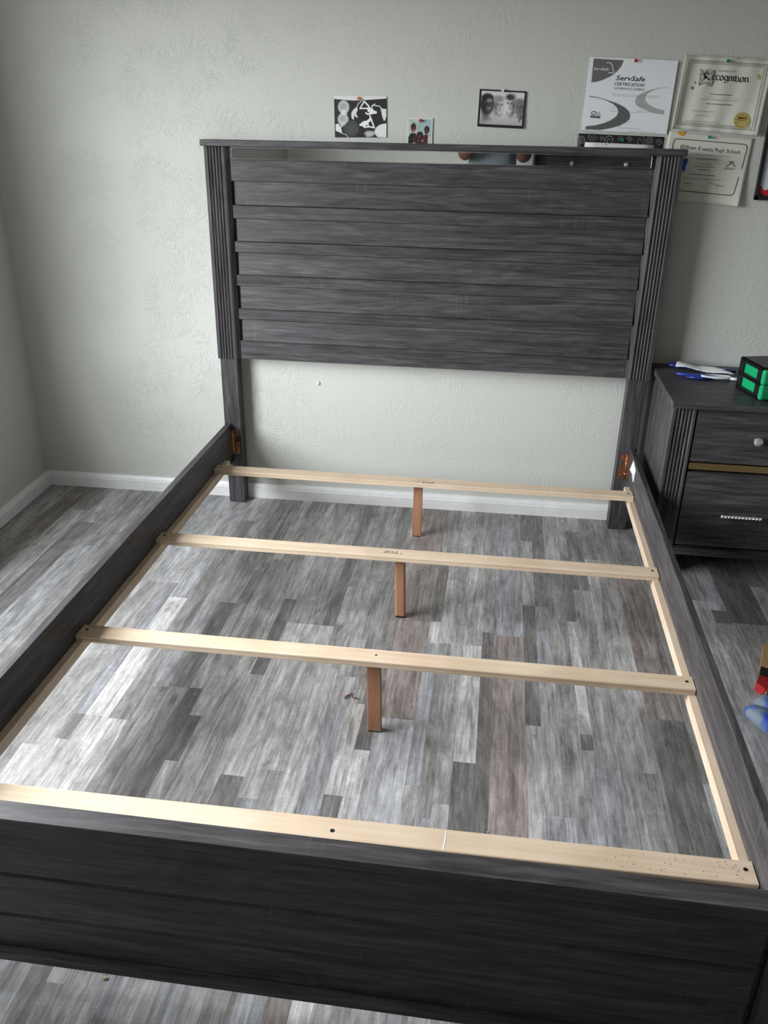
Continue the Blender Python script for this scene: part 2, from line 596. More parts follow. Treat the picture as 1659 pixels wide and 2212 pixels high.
# floor planks --------------------------------------------------------------
TON = {'L': (.40, .392, .385), 'l': (.335, .327, .322), 'M': (.275, .268, .263), 'd': (.225, .218, .213), 'D': (.155, .148, .144),
       'B': (.235, .205, .192), 'G': (.255, .255, .268), 'g': (.31, .31, .32)}
edges = [-1.66, -1.56, -1.48, -1.40, -1.315, -1.245, -1.145, -1.08, -1.0, -.935, -.87, -.80, -.765, -.70, -.642, -.59, -.535, -.495, -.46,
         -.385, -.345, -.285, -.235, -.195, -.14, -.084, -.04, 0.0, .10, .135, .17, .21, .265, .30, .39, .43, .475, .53, .56, .617, .715, .81,
         .87, .935, 1.0, 1.05, 1.165, 1.22, 1.32, 1.42, 1.52, 1.62, 1.76, 1.9, 2.05, 2.2, 2.4, 2.6, 2.8, 3.05]
FIX = {-.385: [(-.71, 'l'), (-1.13, 'D'), (-1.9, 'M')], -.345: [(-.85, 'M'), (-1.532, 'L'), (-1.72, 'D'), (-2.3, 'M')],
       -.535: [(-.766, 'M'), (-1.217, 'g'), (-1.86, 'D')], -.495: [(-.45, 'L'), (-1.33, 'l'), (-1.505, 'D'), (-2.1, 'L')],
       -.59: [(-.765, 'l'), (-1.22, 'd'), (-2.0, 'M')], -.642: [(-.765, 'l'), (-1.223, 'g'), (-2.0, 'M')],
       -.285: [(-.85, 'M'), (-1.6, 'l')], -.195: [(-.6, 'd'), (-1.07, 'M'), (-1.9, 'l')], -.235: [(-.85, 'D'), (-1.5, 'l'), (-2.2, 'M')],
       -.14: [(-.55, 'd'), (-1.1, 'M'), (-1.23, 'l'), (-2.2, 'G')],
       -.084: [(-.40, 'D'), (-1.215, 'd'), (-1.56, 'L'), (-1.75, 'D'), (-2.3, 'B')],
       -.04: [(-.6, 'M'), (-1.1, 'd'), (-1.396, 'D'), (-2.2, 'L')],
       0.0: [(-.777, 'B'), (-1.262, 'B'), (-2.0, 'g')], .10: [(-.37, 'M'), (-.773, 'D'), (-.895, 'L'), (-1.5, 'G'), (-2.2, 'M')],
       .135: [(-.5, 'M'), (-.89, 'l'), (-1.6, 'd'), (-2.2, 'G')], .17: [(-.65, 'l'), (-1.55, 'M'), (-2.2, 'l')],
       .21: [(-.3, 'M'), (-.887, 'l'), (-1.402, 'L'), (-2.0, 'D')], .265: [(-.81, 'd'), (-1.7, 'D')],
       .30: [(-.819, 'G'), (-1.9, 'B')], .39: [(-.16, 'D'), (-.628, 'M'), (-1.235, 'D'), (-2.0, 'l')],
       .43: [(-.628, 'D'), (-1.0, 'G'), (-1.548, 'l'), (-2.2, 'G')], .475: [(-.3, 'M'), (-.7, 'd'), (-1.548, 'M'), (-2.2, 'G')],
       .53: [(-.27, 'M'), (-.704, 'D'), (-1.25, 'L'), (-1.31, 'D'), (-1.95, 'G')],
       .56: [(-.05, 'l'), (-.5, 'D'), (-1.373, 'M'), (-1.9, 'G')], .617: [(-.27, 'd'), (-1.373, 'l'), (-2.0, 'M')],
       .715: [(-.36, 'd'), (-1.157, 'B'), (-1.95, 'D')], 1.05: [(-.136, 'M'), (-.63, 'D'), (-1.7, 'M')],
       -.87: [(-.67, 'g'), (-1.5, 'M'), (-2.1, 'l')], -.80: [(-.67, 'l'), (-1.368, 'G'), (-1.47, 'D'), (-2.2, 'l')],
       -.765: [(-.76, 'g'), (-1.37, 'L'), (-2.2, 'l')],
       -1.245: [(-.46, 'M'), (-1.4, 'g')], 1.0: [(-.56, 'G'), (-.64, 'D'), (-1.5, 'M')]}
rnd = random.Random(11)
last = None
for i in range(len(edges) - 1):
    x0, x1 = edges[i], edges[i + 1]
    segs = list(FIX.get(x0, []))
    y = segs[-1][0] if segs else None
    if y is None:
        y = YC + .02 - rnd.uniform(.2, .7)
        segs = [(y, None)]
    while y > YR:
        y -= rnd.uniform(.7, 1.3)
        segs.append((max(y, YR), None))
    top = wy(x0) + .01
    for (yb, tn) in segs:
        if tn is None:
            tn = rnd.choice([c for c in 'LllMMMMddGggB' if c != last])
        last = tn
        cbase = TON[tn]
        j = rnd.uniform(1.02, 1.2)
        g = .00005
        b = .00022
        z0, z1 = -.004, 0.0
        X0, X1, Y0, Y1 = x0 + g, x1 - g, yb + g, top - g
        vs_ = [(X0, Y0, z0), (X1, Y0, z0), (X1, Y1, z0), (X0, Y1, z0), (X0, Y0, z1 - b), (X1, Y0, z1 - b), (X1, Y1, z1 - b), (X0, Y1, z1 - b),
               (X0 + b, Y0 + b, z1), (X1 - b, Y0 + b, z1), (X1 - b, Y1 - b, z1), (X0 + b, Y1 - b, z1)]
        fs = [(0, 3, 2, 1), (0, 1, 5, 4), (1, 2, 6, 5), (2, 3, 7, 6), (3, 0, 4, 7), (4, 5, 9, 8), (5, 6, 10, 9), (6, 7, 11, 10), (7, 4, 8, 11), (8, 9, 10, 11)]
        o = obj('plank', MB().add(vs_, fs), VINYL, floor)
        o.color = (*[c * j for c in cbase], 1)
        top = yb
# ------------------------------------------------------------------ bed frame
bed = tag(empty('bed', (0, -1.0, 0)), 'dark grey wood-grain bed frame without mattress, pale slats across it, headboard against the wall', 'bed')
HO, PB, ZT, ZB = .797, .600, 1.3606, 1.3404          # half width, panel bottom, cap top / bottom
hb = obj('headboard', MB().box(-.712, .712, .020, .030, PB + .001, ZB), OAKX, bed)


def fluted(sx, z0, z1, yf, back, x_out=.797, x_in=.710, nfl=5, d=.0045, bevel=True):
    """plan outline of a fluted board; sx -1 left, +1 right; yf front face y"""
    pts = [(x_out, back), (x_out, yf + .002), (x_out - .001, yf), (x_out - .0125, yf)]
    f0, f1 = x_out - .0125, x_out - .0665
    w = (f0 - f1) / nfl
    for k in range(nfl):
        a = f0 - k * w
        for q in range(1, 7):
            u = q / 7
            pts.append((a - .001 - (w - .002) * u, yf + d * math.sin(math.pi * u) ** .7))
        pts.append((a - w, yf))
    if bevel:
        pts += [(x_in + .017, yf), (x_in + .012, yf + .003), (x_in, yf + .017), (x_in, back)]
    else:
        pts += [(x_in + .002, yf), (x_in, yf + .002), (x_in, back)]
    pts = [(sx * p[0], p[1]) for p in pts]
    return MB().prism(pts, 'z', z0, z1)


for sx in (-1, 1):
    obj('fluted_post', fluted(sx, PB, ZB, -.008, .030), OAKZ, hb)
    obj('leg', MB().box(sx * .7912, sx * .7272, 0, .055, 0, ZB - .03, .0012), OAKZ, hb)
obj('cap_rail', MB().box(-.806, .806, -.0195, .045, ZB, ZT, .002), OAKX, hb)
obj('mirror_strip', MB().box(-.700, .700, -.001, .008, 1.302, 1.3375, .0008), MIRROR, hb, label='narrow mirror strip under the cap')
ex = MB()
ex.box(-.7015, .7015, -.0025, .008, 1.3375, 1.3392).box(-.7015, .7015, -.002, .008, 1.3005, 1.302)
ex.box(-.7018, -.700, -.002, .008, 1.3005, 1.339).box(.700, .7018, -.002, .008, 1.3005, 1.339)
obj('mirror_edging', ex, CHROME, hb)
for (zt, zb) in ((ZB, 1.2295), (1.1495, 1.1065), (1.0275, .9905), (.9105, .8725), (.7885, .7495), (.6685, PB)):
    obj('plank', MB().box(-.7098, .7098, .007, .021, zb, zt, .0008), OAKX, hb)
for (zt, zb) in ((1.229, 1.152), (1.106, 1.030), (.990, .913), (.872, .791), (.749, .671)):
    obj('plank', MB().prism([(.0205, zb), (-.0015, zb), (-.0025, zb + .0015), (.0055, zt - .001), (.007, zt), (.0205, zt)], 'x', -.6965, .7095), OAKX, hb)

# side rails
XI, XO, ZR, LR = .7658, .7836, .3388, -2.0905
for sx in (-1, 1):
    rail = obj('side_rail', MB().box(sx * XI, sx * XO, LR, -.001, .182, ZR, .0015), OAKY, bed)
    # pale ledger strip that carries the slats
    obj('ledger_strip', MB().prism([(sx * XI, .1932), (sx * (XI - .0183), .1932), (sx * (XI - .0183), .2205), (sx * (XI - .0175), .2214), (sx * XI, .2214)],
                                   'y', LR + .01, -.098), PALEY, rail)
    # hook bracket: one wing screwed to the leg, one to the rail
    br = MB()
    if sx < 0:
        wing = [(-.7655, .2145), (-.7655, .314), (-.737, .314), (-.733, .288), (-.752, .285), (-.752, .268), (-.732, .266), (-.735, .2145)]
    else:
        wing = [(.7655, .2125), (.7655, .314), (.737, .314), (.736, .287), (.751, .285), (.751, .268), (.733, .267), (.733, .215)]
    br.prism(wing, 'y', -.0035, -.0003)
    br.box(sx * (XI - .0028), sx * XI, -.034, -.0005, .2135, .313)
    bk = obj('hook_bracket', br, COPPER, rail)
    pn = MB()
    pn.cyl((sx * .760, -.0065, .216), (sx * .760, -.0065, .3115), .0042, 10)
    for zz in (.236, .292):
        pn.sphere((sx * .760, -.0075, zz), .0068, 10, 6)
    obj('hinge_pin', pn, BRASSY if sx < 0 else COPPER, rail, smooth=True)
    for (bx, bz) in ((.7475, .301), (.7475, .228)):
        s_ = MB().cyl((sx * bx, -.0035, bz), (sx * bx, -.0065, bz), .0072, 12, .0058)
        s_.box(sx * bx - .004, sx * bx + .004, -.0070, -.0064, bz - .0008, bz + .0008)
        obj('screw', s_, COPPER, rail)
    if sx > 0:
        tg = MB()
        q = [(-.070, .279), (-.118, .334), (-.186, .322), (-.176, .300), (-.178, .276), (-.150, .288)]
        tg.prism(q, 'x', XI - .0022, XI - .0008)
        tg.prism([(-.150, .288), (-.178, .276), (-.150, .3)], 'x', XI - .005, XI - .0035)
        obj('paper_tag', tg, WHITEP, rail, label='torn white paper sticker near the bracket')

# footboard
YF, YBK, ZF = -2.1295, -2.0913, .4295
fb = obj('footboard', MB().box(-.712, .712, -2.102, -2.0925, .10, ZF - .019), OAKX, bed)
obj('cap_rail', MB().box(-.806, .806, YF, YBK, ZF - .019, ZF, .0015), OAKX, fb)
for (zt, zb) in ((.4085, .2925), (.2890, .1945), (.1910, .1105)):
    obj('plank', MB().prism([(-2.102, zb), (-2.1155, zb), (-2.1165, zb + .0015), (-2.1145, zt - .0075), (-2.110, zt), (-2.102, zt)], 'x', -.6965, .6965), OAKX, fb)
obj('bottom_ledge', MB().box(-.7105, .7105, -2.1325, -2.1095, .0935, .1105, .001), OAKX, fb)
for sx in (-1, 1):
    m_ = fluted(sx, 0, ZF - .0195, -.008, .030)
    m_.map(lambda p: Vector((p.x, p.y - 2.1185, p.z)))
    obj('fluted_post', m_, OAKZ, fb)

# slats ------------------------------------------------------------------
ZS, TS, HS, WS = .2377, .0163, .7655, .0534
SL = [(-.1800, .0062, 'hindmost pale pine slat, nearest the headboard, stamped TOP', 0),
      (-.7521, .0100, 'second pale pine slat from the headboard, stamped TOP upside down', 1),
      (-1.2966, .0078, 'third pale pine slat from the headboard, grooved edge and brightly lit left end', 2),
      (-1.8605, .0127, 'foremost pale pine slat, right behind the footboard, knotty right end', 3)]


def text_mesh(s, size, bold=0., shear=0., spacing=1.0):
    """text as flat polygons (x right, y up), origin at left baseline; returns verts, faces, width"""
    cu = bpy.data.curves.new('txt', 'FONT')
    cu.body = s
    cu.size = size
    cu.offset = bold
    cu.shear = shear
    cu.space_character = spacing
    cu.resolution_u = 2
    o = bpy.data.objects.new('txt', cu)
    COL.objects.link(o)
    dg = bpy.context.evaluated_depsgraph_get()
    me = bpy.data.meshes.new_from_object(o.evaluated_get(dg))
    v = [v.co[:] for v in me.vertices]
    f = [tuple(p.vertices) for p in me.polygons]
    bpy.data.objects.remove(o)
    bpy.data.curves.remove(cu)
    bpy.data.meshes.remove(me)
    w = max([p[0] for p in v] or [0])
    return v, f, w


SLAT = {}
for (y, sy, lab, i) in SL:
    ws = WS + (.0002 if i == 3 else 0)
    sk = lambda p, sy=sy: Vector((p.x, p.y + sy * p.x, p.z))
    x0, x1 = -HS - .0008 + .001, HS - .0008 - .001
    yf = y - ws
    z0, z1 = ZS - TS, ZS
    zm = z0 + .0075
    pr = [(y, z0), (y, z1 - .001), (y - .001, z1), (yf + .0015, z1), (yf, z1 - .0015), (yf, zm + .0012), (yf + .0015, zm), (yf, zm - .0012), (yf, z0)]
    sl = obj('bed_slat', MB().prism(pr, 'x', x0, x1).map(sk), PALEX, bed, label=lab)
    for sx in (-1, 1):
        xx = sx * .7485
        yy = y - (.022 if i < 3 else .021) + sy * xx
        h = MB().cyl((xx, yy, ZS - .001), (xx, yy, ZS + .0003), .0042, 12)
        h.cyl((xx, yy, ZS - .001), (xx, yy, ZS + .0006), .0020, 8)
        obj('screw', h, DARKH, sl)  # dark discs stand in for the shade in the slats' empty screw holes
    marks = MB()
    ch = MB()
    if i in (0, 1):
        v, f, w = text_mesh('TOP', .021 if i == 0 else .022, .0004)
        hgt = .0155
        wd = .050 if i == 0 else .047
        if i == 0:
            ox, oy = .010, -.2285
            vv = [(ox + p[0] / w * wd, oy + p[1] * 1.0 + .0062 * ox, ZS + .0003) for p in v]
            hp = (-.003, -.2165)
        else:
            ox, oy = -.006, -.7695
            vv = [(ox - p[0] / w * wd, oy - p[1] * 1.0, ZS + .0003) for p in v]
            hp = (.002, -.7815)
        st = MB().add(vv, f)
        obj('stamped_word', st, STAMP, sl, label='TOP stamped in faded purple ink')
        h = MB().cyl((hp[0], hp[1], ZS), (hp[0], hp[1], ZS + .0003), .0025, 8)
        obj('nail_hole', h, DARKH, sl)
    else:
        hp = (.002, -1.893) if i == 3 else (.002, -1.321)
        r_ = .0045 if i == 3 else .003
        obj('nail_hole', MB().cyl((hp[0], hp[1], ZS - .002), (hp[0], hp[1], ZS + .0003), r_, 12), DARKH, sl)
    cx = {0: .481, 1: .258, 3: .212}.get(i)
    if cx:
        ym, yn = (y - .003, yf + .003) if i != 1 else (y - .004, y - .018)
        c_ = MB().add([(cx, ym, ZS + .0003), (cx + .002, ym, ZS + .0003), (cx - .001, yn, ZS + .0003), (cx - .004, yn, ZS + .0003)], [(0, 1, 2, 3)]).map(sk)
        obj('chalk_mark', c_, CHALK, sl)
    if i == 3:
        fl = MB()
        rk = random.Random(5)
        for k in range(46):
            cx_ = .50 + .24 * rk.random() ** .7
            cy_ = y - .006 - .040 * rk.random()
            rr = rk.uniform(.0006, .0016)
            fl.cyl((cx_, cy_, ZS), (cx_, cy_, ZS + .00025), rr, 6)
        kn = obj('knot_flecks', fl.map(sk), pale_wood('x', 'brown_fleck', (.36, .22, .12), (.42, .27, .15)), sl)
        kn['kind'] = 'stuff'
    if i < 3:
        yl = (-.1925, -.7695, -1.3245)[i]
        lean = (.0, .006, .004)[i]
        lg = MB()
        wdt = (.0165, .0165, .0175)[i]
        lg.box(-wdt, wdt, yl, yl + .020, .003, z0, .0014 if i != 1 else .006)
        lg.map(lambda p, lean=lean: Vector((p.x - .0035 + lean * (1 - p.z / .22), p.y, p.z)))
        obj('support_leg', lg, REDW, sl, label='reddish brown centre support leg')
        fp = MB().box(-wdt + .002, wdt - .002, yl + .001, yl + .019, 0, .003)
        fp.map(lambda p, lean=lean: Vector((p.x - .0035 + lean, p.y, p.z)))
        obj('foot_pad', fp, BLACKM, sl)

# ------------------------------------------------------------------ nightstand
NX0, NX1, NYF, NYB = .818, 1.362, -.365, .078
NC = (NX0 + NX1) / 2
ns = tag(empty('nightstand', (NC, -.14, 0)), 'dark grey wood-grain nightstand with crystal knob, right of the bed', 'nightstand')
body = MB().box(NX0 + .001, NX0 + .018, NYF + .016, NYB, .03, .621).box(NX1 - .018, NX1 - .001, NYF + .016, NYB, .03, .621)
body.box(NX0 + .018, NX1 - .018, NYB - .01, NYB, .03, .621).box(NX0 + .018, NX1 - .018, NYF + .02, NYB - .01, .10, .115)
body.box(NX0 + .07, NX1 - .07, NYF + .012, NYF + .03, .60, .621)
obj('body', body, OAKZ, ns)
obj('top', MB().box(NX0 - .008, NX1 + .008, -.385, .09, .6205, .640, .002), OAKX, ns)
for sx in (-1, 1):
    m_ = fluted(sx, 0.0, .6205, 0, .024, x_out=.0375, x_in=-.0375)
    # shift local outline so that x_out lands on the outer side
    m_ = MB()
    pts = [(0, .024), (0, .002), (.001, 0), (.010, 0)]
    for k in range(5):
        a = .010 + k * .011
        for q in range(1, 7):
            u = q / 7
            pts.append((a + .0006 + .0098 * u, .0045 * math.sin(math.pi * u) ** .7))
        pts.append((a + .011, 0))
    pts += [(.072, 0), (.074, .002), (.074, .024)]
    X0 = NX0 if sx < 0 else NX1
    m_.prism([(X0 + (p[0] if sx < 0 else -p[0]), NYF + p[1]) for p in pts], 'z', .105, .6205)
    obj('fluted_post', m_, OAKZ, ns)
obj('base_rail', MB().box(NX0 - .003, NX1 + .003, -.372, -.345, .098, .1255, .002), OAKX, ns)
for sx in (-1, 1):
    for yy in (NYF + .012, NYB - .05):
        xx = NX0 + .012 if sx < 0 else NX1 - .052
        obj('foot', MB().prism([(xx, yy), (xx + .04, yy), (xx + .04, yy + .04), (xx, yy + .04)], 'z', 0, .10), OAKZ, ns)
DX0, DX1 = NX0 + .079, NX1 - .079
d1 = obj('drawer', MB().box(DX0, DX1, NYF + .003, NYF + .022, .437, .6155, .0015), OAKX, ns)
d2 = obj('drawer', MB().box(DX0, DX1, NYF + .003, NYF + .022, .1325, .400, .0015), OAKX, ns)
BROWNREFL = simple('brown_reflection_mirror', (.50, .36, .17), .22, .85, bump=.15, bscale=60)  # golden brown reflection is put into the mirror strip's own colour
obj('mirror_strip', MB().box(DX0, DX1, NYF + .004, NYF + .02, .409, .4315, .0005), BROWNREFL, ns, label='mirror strip between the drawers with a brown reflection painted in')
CRYS, t_, b_ = new_mat('crystal')
b_.inputs['Base Color'].default_value = (.95, .96, 1, 1)
b_.inputs['Transmission Weight'].default_value = .3
b_.inputs['Roughness'].default_value = .04
b_.inputs['Metallic'].default_value = .75
b_.inputs['IOR'].default_value = 1.6


def crystal_knob(parent, x, yf, z, r=.0155):
    """faceted glass knob on a small metal stem"""
    k = MB()
    rings = [(.0, .45), (.20, .80), (.55, 1.0), (.85, .86), (1.05, .5)]
    n_ = 8
    vs_ = []
    for j, (dy, rr) in enumerate(rings):
        for q in range(n_):
            a = 6.28318 * (q + .5 * (j % 2)) / n_
            vs_.append((x + math.cos(a) * r * rr, yf - .008 - dy * r, z + math.sin(a) * r * rr))
    fs = []
    for j in range(len(rings) - 1):
        for q in range(n_):
            a, b2, c, d_ = j * n_ + q, j * n_ + (q + 1) % n_, (j + 1) * n_ + (q + 1) % n_, (j + 1) * n_ + q
            if j % 2 == 0:
                fs += [(a, b2, d_), (b2, c, d_)]
            else:
                fs += [(a, b2, c), (a, c, d_)]
    fs += [tuple(range(n_))[::-1], tuple(range((len(rings) - 1) * n_, len(rings) * n_))]
    k.add(vs_, fs)
    kk = obj('knob', k, CRYS, parent)
    obj('knob_stem', MB().cyl((x, yf, z), (x, yf - .008, z), .009, 14, .006), CHROME, parent)


crystal_knob(d1, NC + .003, NYF + .003, .522)
pu = MB().box(1.024, 1.156, NYF - .019, NYF - .014, .2515, .2625)
pu.box(1.034, 1.042, NYF - .016, NYF + .003, .253, .261).box(1.138, 1.146, NYF - .016, NYF + .003, .253, .261)
ph = obj('pull_bar', pu, CHROME, d2)
st = MB()
for k in range(12):
    xx = 1.024 + .132 * (k + .5) / 12
    st.add([(xx - .0052, NYF - .019, .2517), (xx + .0052, NYF - .019, .2517), (xx + .0052, NYF - .019, .2623), (xx - .0052, NYF - .019, .2623), (xx, NYF - .0245, .257)],
           [(0, 1, 4), (1, 2, 4), (2, 3, 4), (3, 0, 4)])
cr = obj('crystal_inlay', st, CRYS, d2, label='row of small square crystals')

# drawer box of green plastic drawers on the nightstand --------------------
ang = math.atan2(1.08 - 1.046, .308 - .18)
P0 = Vector((1.080, -.308, .640))          # bottom front-left corner
ca, sa = math.cos(ang), math.sin(ang)


def ob(p):                                  # local: x to the right, y to the back
    return Vector((P0.x + p.x * ca - p.y * sa, P0.y + p.x * sa + p.y * ca, P0.z + p.z))


OW, OD, OH = .17, .134, .105
org = tag(empty('drawer_organiser', tuple(ob(Vector((OW / 2, OD / 2, 0))))), 'small black plastic organiser box with green drawers on the nightstand', 'storage box')
fr = MB()
t = .008
fr.box(0, OW, 0, OD, 0, t).box(0, OW, 0, OD, OH - t, OH).box(0, OW, 0, OD, OH / 2 - .004, OH / 2 + .004).box(0, OW, OD - .004, OD, 0, OH)
for x0 in (0, OW - .006):
    fr.box(x0, x0 + .006, 0, .024, 0, OH).box(x0, x0 + .006, OD - .024, OD, 0, OH)
    fr.box(x0, x0 + .006, 0, OD, 0, .014).box(x0, x0 + .006, 0, OD, OH / 2 - .007, OH / 2 + .007).box(x0, x0 + .006, 0, OD, OH - .013, OH)
obj('frame', fr.map(ob), BLACKM, org)
for z0 in (t + .001, OH / 2 + .005):
    z1 = z0 + OH / 2 - t - .006
    dm = MB().box(.0065, OW - .0065, -.001, OD - .005, z0, z1, .001)
    dm.box(-.002, OW + .002, -.022, -.001, z0 - .006, z1 + .004, .0065)
    obj('drawer', dm.map(ob), GREEN, org)

# items left on the nightstand ------------------------------------------------
z = .640
sl1 = MB().tube([(.862, .047, z + .008), (.868, .045, z + .009), (.885, .040, z + .009), (.98, .020, z + .008), (1.06, .004, z + .008), (1.088, -.001, z + .008)],
                [(.004, .003), (.009, .006), (.011, .007), (.010, .006), (.011, .006), (.008, .005)], 12)
r1 = tag(obj('plastic_handle', sl1, BLUE, smooth=True), 'blue plastic handle wrapped in white paper, nearest the wall on the nightstand', 'plastic handle')
pp = MB()
nx, ny = 22, 8
vs_, fs = [], []
rk = random.Random(3)
for i in range(nx + 1):
    for j in range(ny + 1):
        u, v = i / nx, j / ny
        x = .882 + u * .186 + v * .020 * (1 - u) - (0.02 * v if u > .9 else 0)
        y = .012 - u * .085 + v * .058
        zz = z + .010 + .0085 * math.sin(math.pi * min(1, v * 1.05)) + .0035 * math.sin(u * 9 + v * 3) + .0025 * rk.random()
        vs_.append((x, y, zz))
for i in range(nx):
    for j in range(ny):
        a = i * (ny + 1) + j
        fs.append((a, a + 1, a + ny + 2, a + ny + 1))
pp.add(vs_, fs)
pw = obj('paper_sleeve', pp, simple('dusty_white_paper', (.60, .60, .62), .8), r1, smooth=True)
md = pw.modifiers.new('thick', 'SOLIDIFY')
md.thickness = .0008
sl2 = MB().tube([(.870, -.068, z + .008), (.876, -.070, z + .009), (.92, -.083, z + .008), (.97, -.094, z + .009), (1.0, -.098, z + .008)],
                [(.004, .003), (.009, .006), (.009, .006), (.013, .007), (.009, .005)], 12)
sl2.tube([(.900, -.098, z + .006), (.94, -.108, z + .0065), (.985, -.109, z + .006)], [(.004, .003), (.007, .005), (.004, .003)], 10)
r2_ = tag(obj('plastic_handle', sl2, BLUE, smooth=True), 'blue and white plastic handle with an oval loop, in front of the paper-wrapped one', 'plastic handle')
ring = MB()
pts = []
for k in range(21):
    a = math.pi * (.08 + 1.84 * k / 20)
    pts.append((1.005 + .050 * math.cos(a) - .004, -.094 + .014 * math.sin(a), z + .010))
ring.tube(pts, .0052, 8)
ring.tube([(1.045, -.106, z + .009), (1.075, -.112, z + .009)], .005, 8)
obj('loop', ring, WHITEPL, r2_, smooth=True)

# ------------------------------------------------------------------ papers on the wall
class Paper:
    def __init__(s, tl, tr, br, bl, off=.004, disp=None):
        s.c = [tl, tr, br, bl]
        s.off = off
        s.disp = disp or (lambda a, b: 0)
        s.w = math.dist(tl, tr)
        s.h = math.dist(tl, bl)

    def P(s, a, b, lift=0.):
        tl, tr, br, bl = s.c
        x = (tl[0] * (1 - a) + tr[0] * a) * (1 - b) + (bl[0] * (1 - a) + br[0] * a) * b
        z_ = (tl[1] * (1 - a) + tr[1] * a) * (1 - b) + (bl[1] * (1 - a) + br[1] * a) * b
        return Vector((x, wy(x) - s.off - s.disp(a, b) - lift, z_))

    def sheet(s, name, mat, nx=24, ny=18, th=.0004, parent=None, img=None, rect=(0, 0, 1, 1), lift=0.):
        a0, b0, a1, b1 = rect
        vs_, fs = [], []
        for side in (0, 1):
            for j in range(ny + 1):
                for i in range(nx + 1):
                    vs_.append(s.P(a0 + (a1 - a0) * i / nx, b0 + (b1 - b0) * j / ny, lift - side * th))
        N = (nx + 1) * (ny + 1)
        for j in range(ny):
            for i in range(nx):
                a = j * (nx + 1) + i
                fs.append((a, a + 1, a + nx + 2, a + nx + 1))
                if img is None:
                    fs.append((N + a, N + a + nx + 1, N + a + nx + 2, N + a + 1))
        edge = [i for i in range(nx + 1)] + [j * (nx + 1) + nx for j in range(1, ny + 1)] + [ny * (nx + 1) + i for i in range(nx - 1, -1, -1)] + [j * (nx + 1) for j in range(ny - 1, 0, -1)]
        if img is None:
            for k in range(len(edge)):
                a, b = edge[k], edge[(k + 1) % len(edge)]
                fs.append((a, N + a, N + b, b))
        else:
            vs_ = vs_[:N]
        o = obj(name, MB().add(vs_, fs), mat, parent, smooth=img is None)
        if img is not None:
            ca_ = o.data.color_attributes.new('ink', 'FLOAT_COLOR', 'POINT')
            data = np.ones((N, 4), dtype=np.float32)
            data[:, :3] = img.reshape(-1, 3)
            ca_.data.foreach_set('color', data.ravel())
        return o

    def flat(s, polys, lift=.0006):
        """polys in (a,b) space -> MB"""
        m_ = MB()
        for vv, ff in polys:
            m_.add([s.P(p[0], p[1], lift) for p in vv], ff)
        return m_

    def text(s, m_, txt, a, b, width, height, bold=0., shear=0., lift=.0006, slant=0.):
        """text fitted into width x height (fractions of the sheet); b is the baseline"""
        v, f, w = text_mesh(txt, 1.0, bold, shear)
        hh = .70
        m_.add([s.P(a + p[0] / w * width, b - p[1] / hh * height + slant * (p[0] / w), lift) for p in v], f)

    def line(s, m_, pts, wd, lift=.0006, nib=None):
        """stroke of width wd (fraction of width); nib=(dx,dy) gives a broad-nib stroke"""
        asp = s.w / s.h
        for p, q in zip(pts, pts[1:]):
            if nib:
                dx, dy = nib
                v = [(p[0] - dx, p[1] - dy), (q[0] - dx, q[1] - dy), (q[0] + dx, q[1] + dy), (p[0] + dx, p[1] + dy)]
            else:
                d = Vector((q[0] - p[0], (q[1] - p[1]) / asp))
                if d.length < 1e-6:
                    continue
                d.normalize()
                nx_, ny_ = -d.y * wd / 2, d.x * wd / 2 * asp
                v = [(p[0] - nx_, p[1] - ny_), (q[0] - nx_, q[1] - ny_), (q[0] + nx_, q[1] + ny_), (p[0] + nx_, p[1] + ny_)]
            m_.add([s.P(t_[0], t_[1], lift) for t_ in v], [(0, 1, 2, 3)])


def raster(nx, ny, bg_, shapes):
    """small picture painted in numpy: x right, y down, both 0..1. shapes: (kind, data, colour, softness)"""
    X, Y = np.meshgrid(np.linspace(0, 1, nx + 1), np.linspace(0, 1, ny + 1))
    img = np.zeros(X.shape + (3,))
    img[:] = lin(bg_)
    asp = ny / nx
    for kind, d, col, soft in shapes:
        if kind == 'ell':
            cx, cy, rx, ry = d[:4]
            an = d[4] if len(d) > 4 else 0
            dx, dy = X - cx, (Y - cy)
            ux = dx * math.cos(an) + dy * asp * math.sin(an)
            uy = -dx * math.sin(an) + dy * asp * math.cos(an)
            q = np.sqrt((ux / rx) ** 2 + (uy / (ry * asp)) ** 2)
            sd = (1 - q) * min(rx, ry * asp)
        elif kind == 'line':
            sd = np.full(X.shape, -9.)
            for (p, q) in zip(d[0], d[0][1:]):
                px, py, qx, qy = p[0], p[1] * asp, q[0], q[1] * asp
                L2 = max((qx - px) ** 2 + (qy - py) ** 2, 1e-9)
                tt = np.clip(((X - px) * (qx - px) + (Y * asp - py) * (qy - py)) / L2, 0, 1)
                dd = np.hypot(X - px - tt * (qx - px), Y * asp - py - tt * (qy - py))
                sd = np.maximum(sd, d[1] - dd)
        else:
            ins = np.zeros(X.shape, bool)
            dist = np.full(X.shape, 9.)
            m_ = len(d)
            for k in range(m_):
                (x0, y0), (x1, y1) = d[k], d[(k + 1) % m_]
                if y0 != y1:
                    ins ^= ((y0 > Y) != (y1 > Y)) & (X < (x1 - x0) * (Y - y0) / (y1 - y0) + x0)
                px, py, qx, qy = x0, y0 * asp, x1, y1 * asp
                L2 = max((qx - px) ** 2 + (qy - py) ** 2, 1e-9)
                tt = np.clip(((X - px) * (qx - px) + (Y * asp - py) * (qy - py)) / L2, 0, 1)
                dist = np.minimum(dist, np.hypot(X - px - tt * (qx - px), Y * asp - py - tt * (qy - py)))
            sd = np.where(ins, dist, -dist)
        al = np.clip(sd / max(soft, .7 / nx) + .5, 0, 1)[..., None]
        img = img * (1 - al) + np.array(lin(col)) * al
    return img


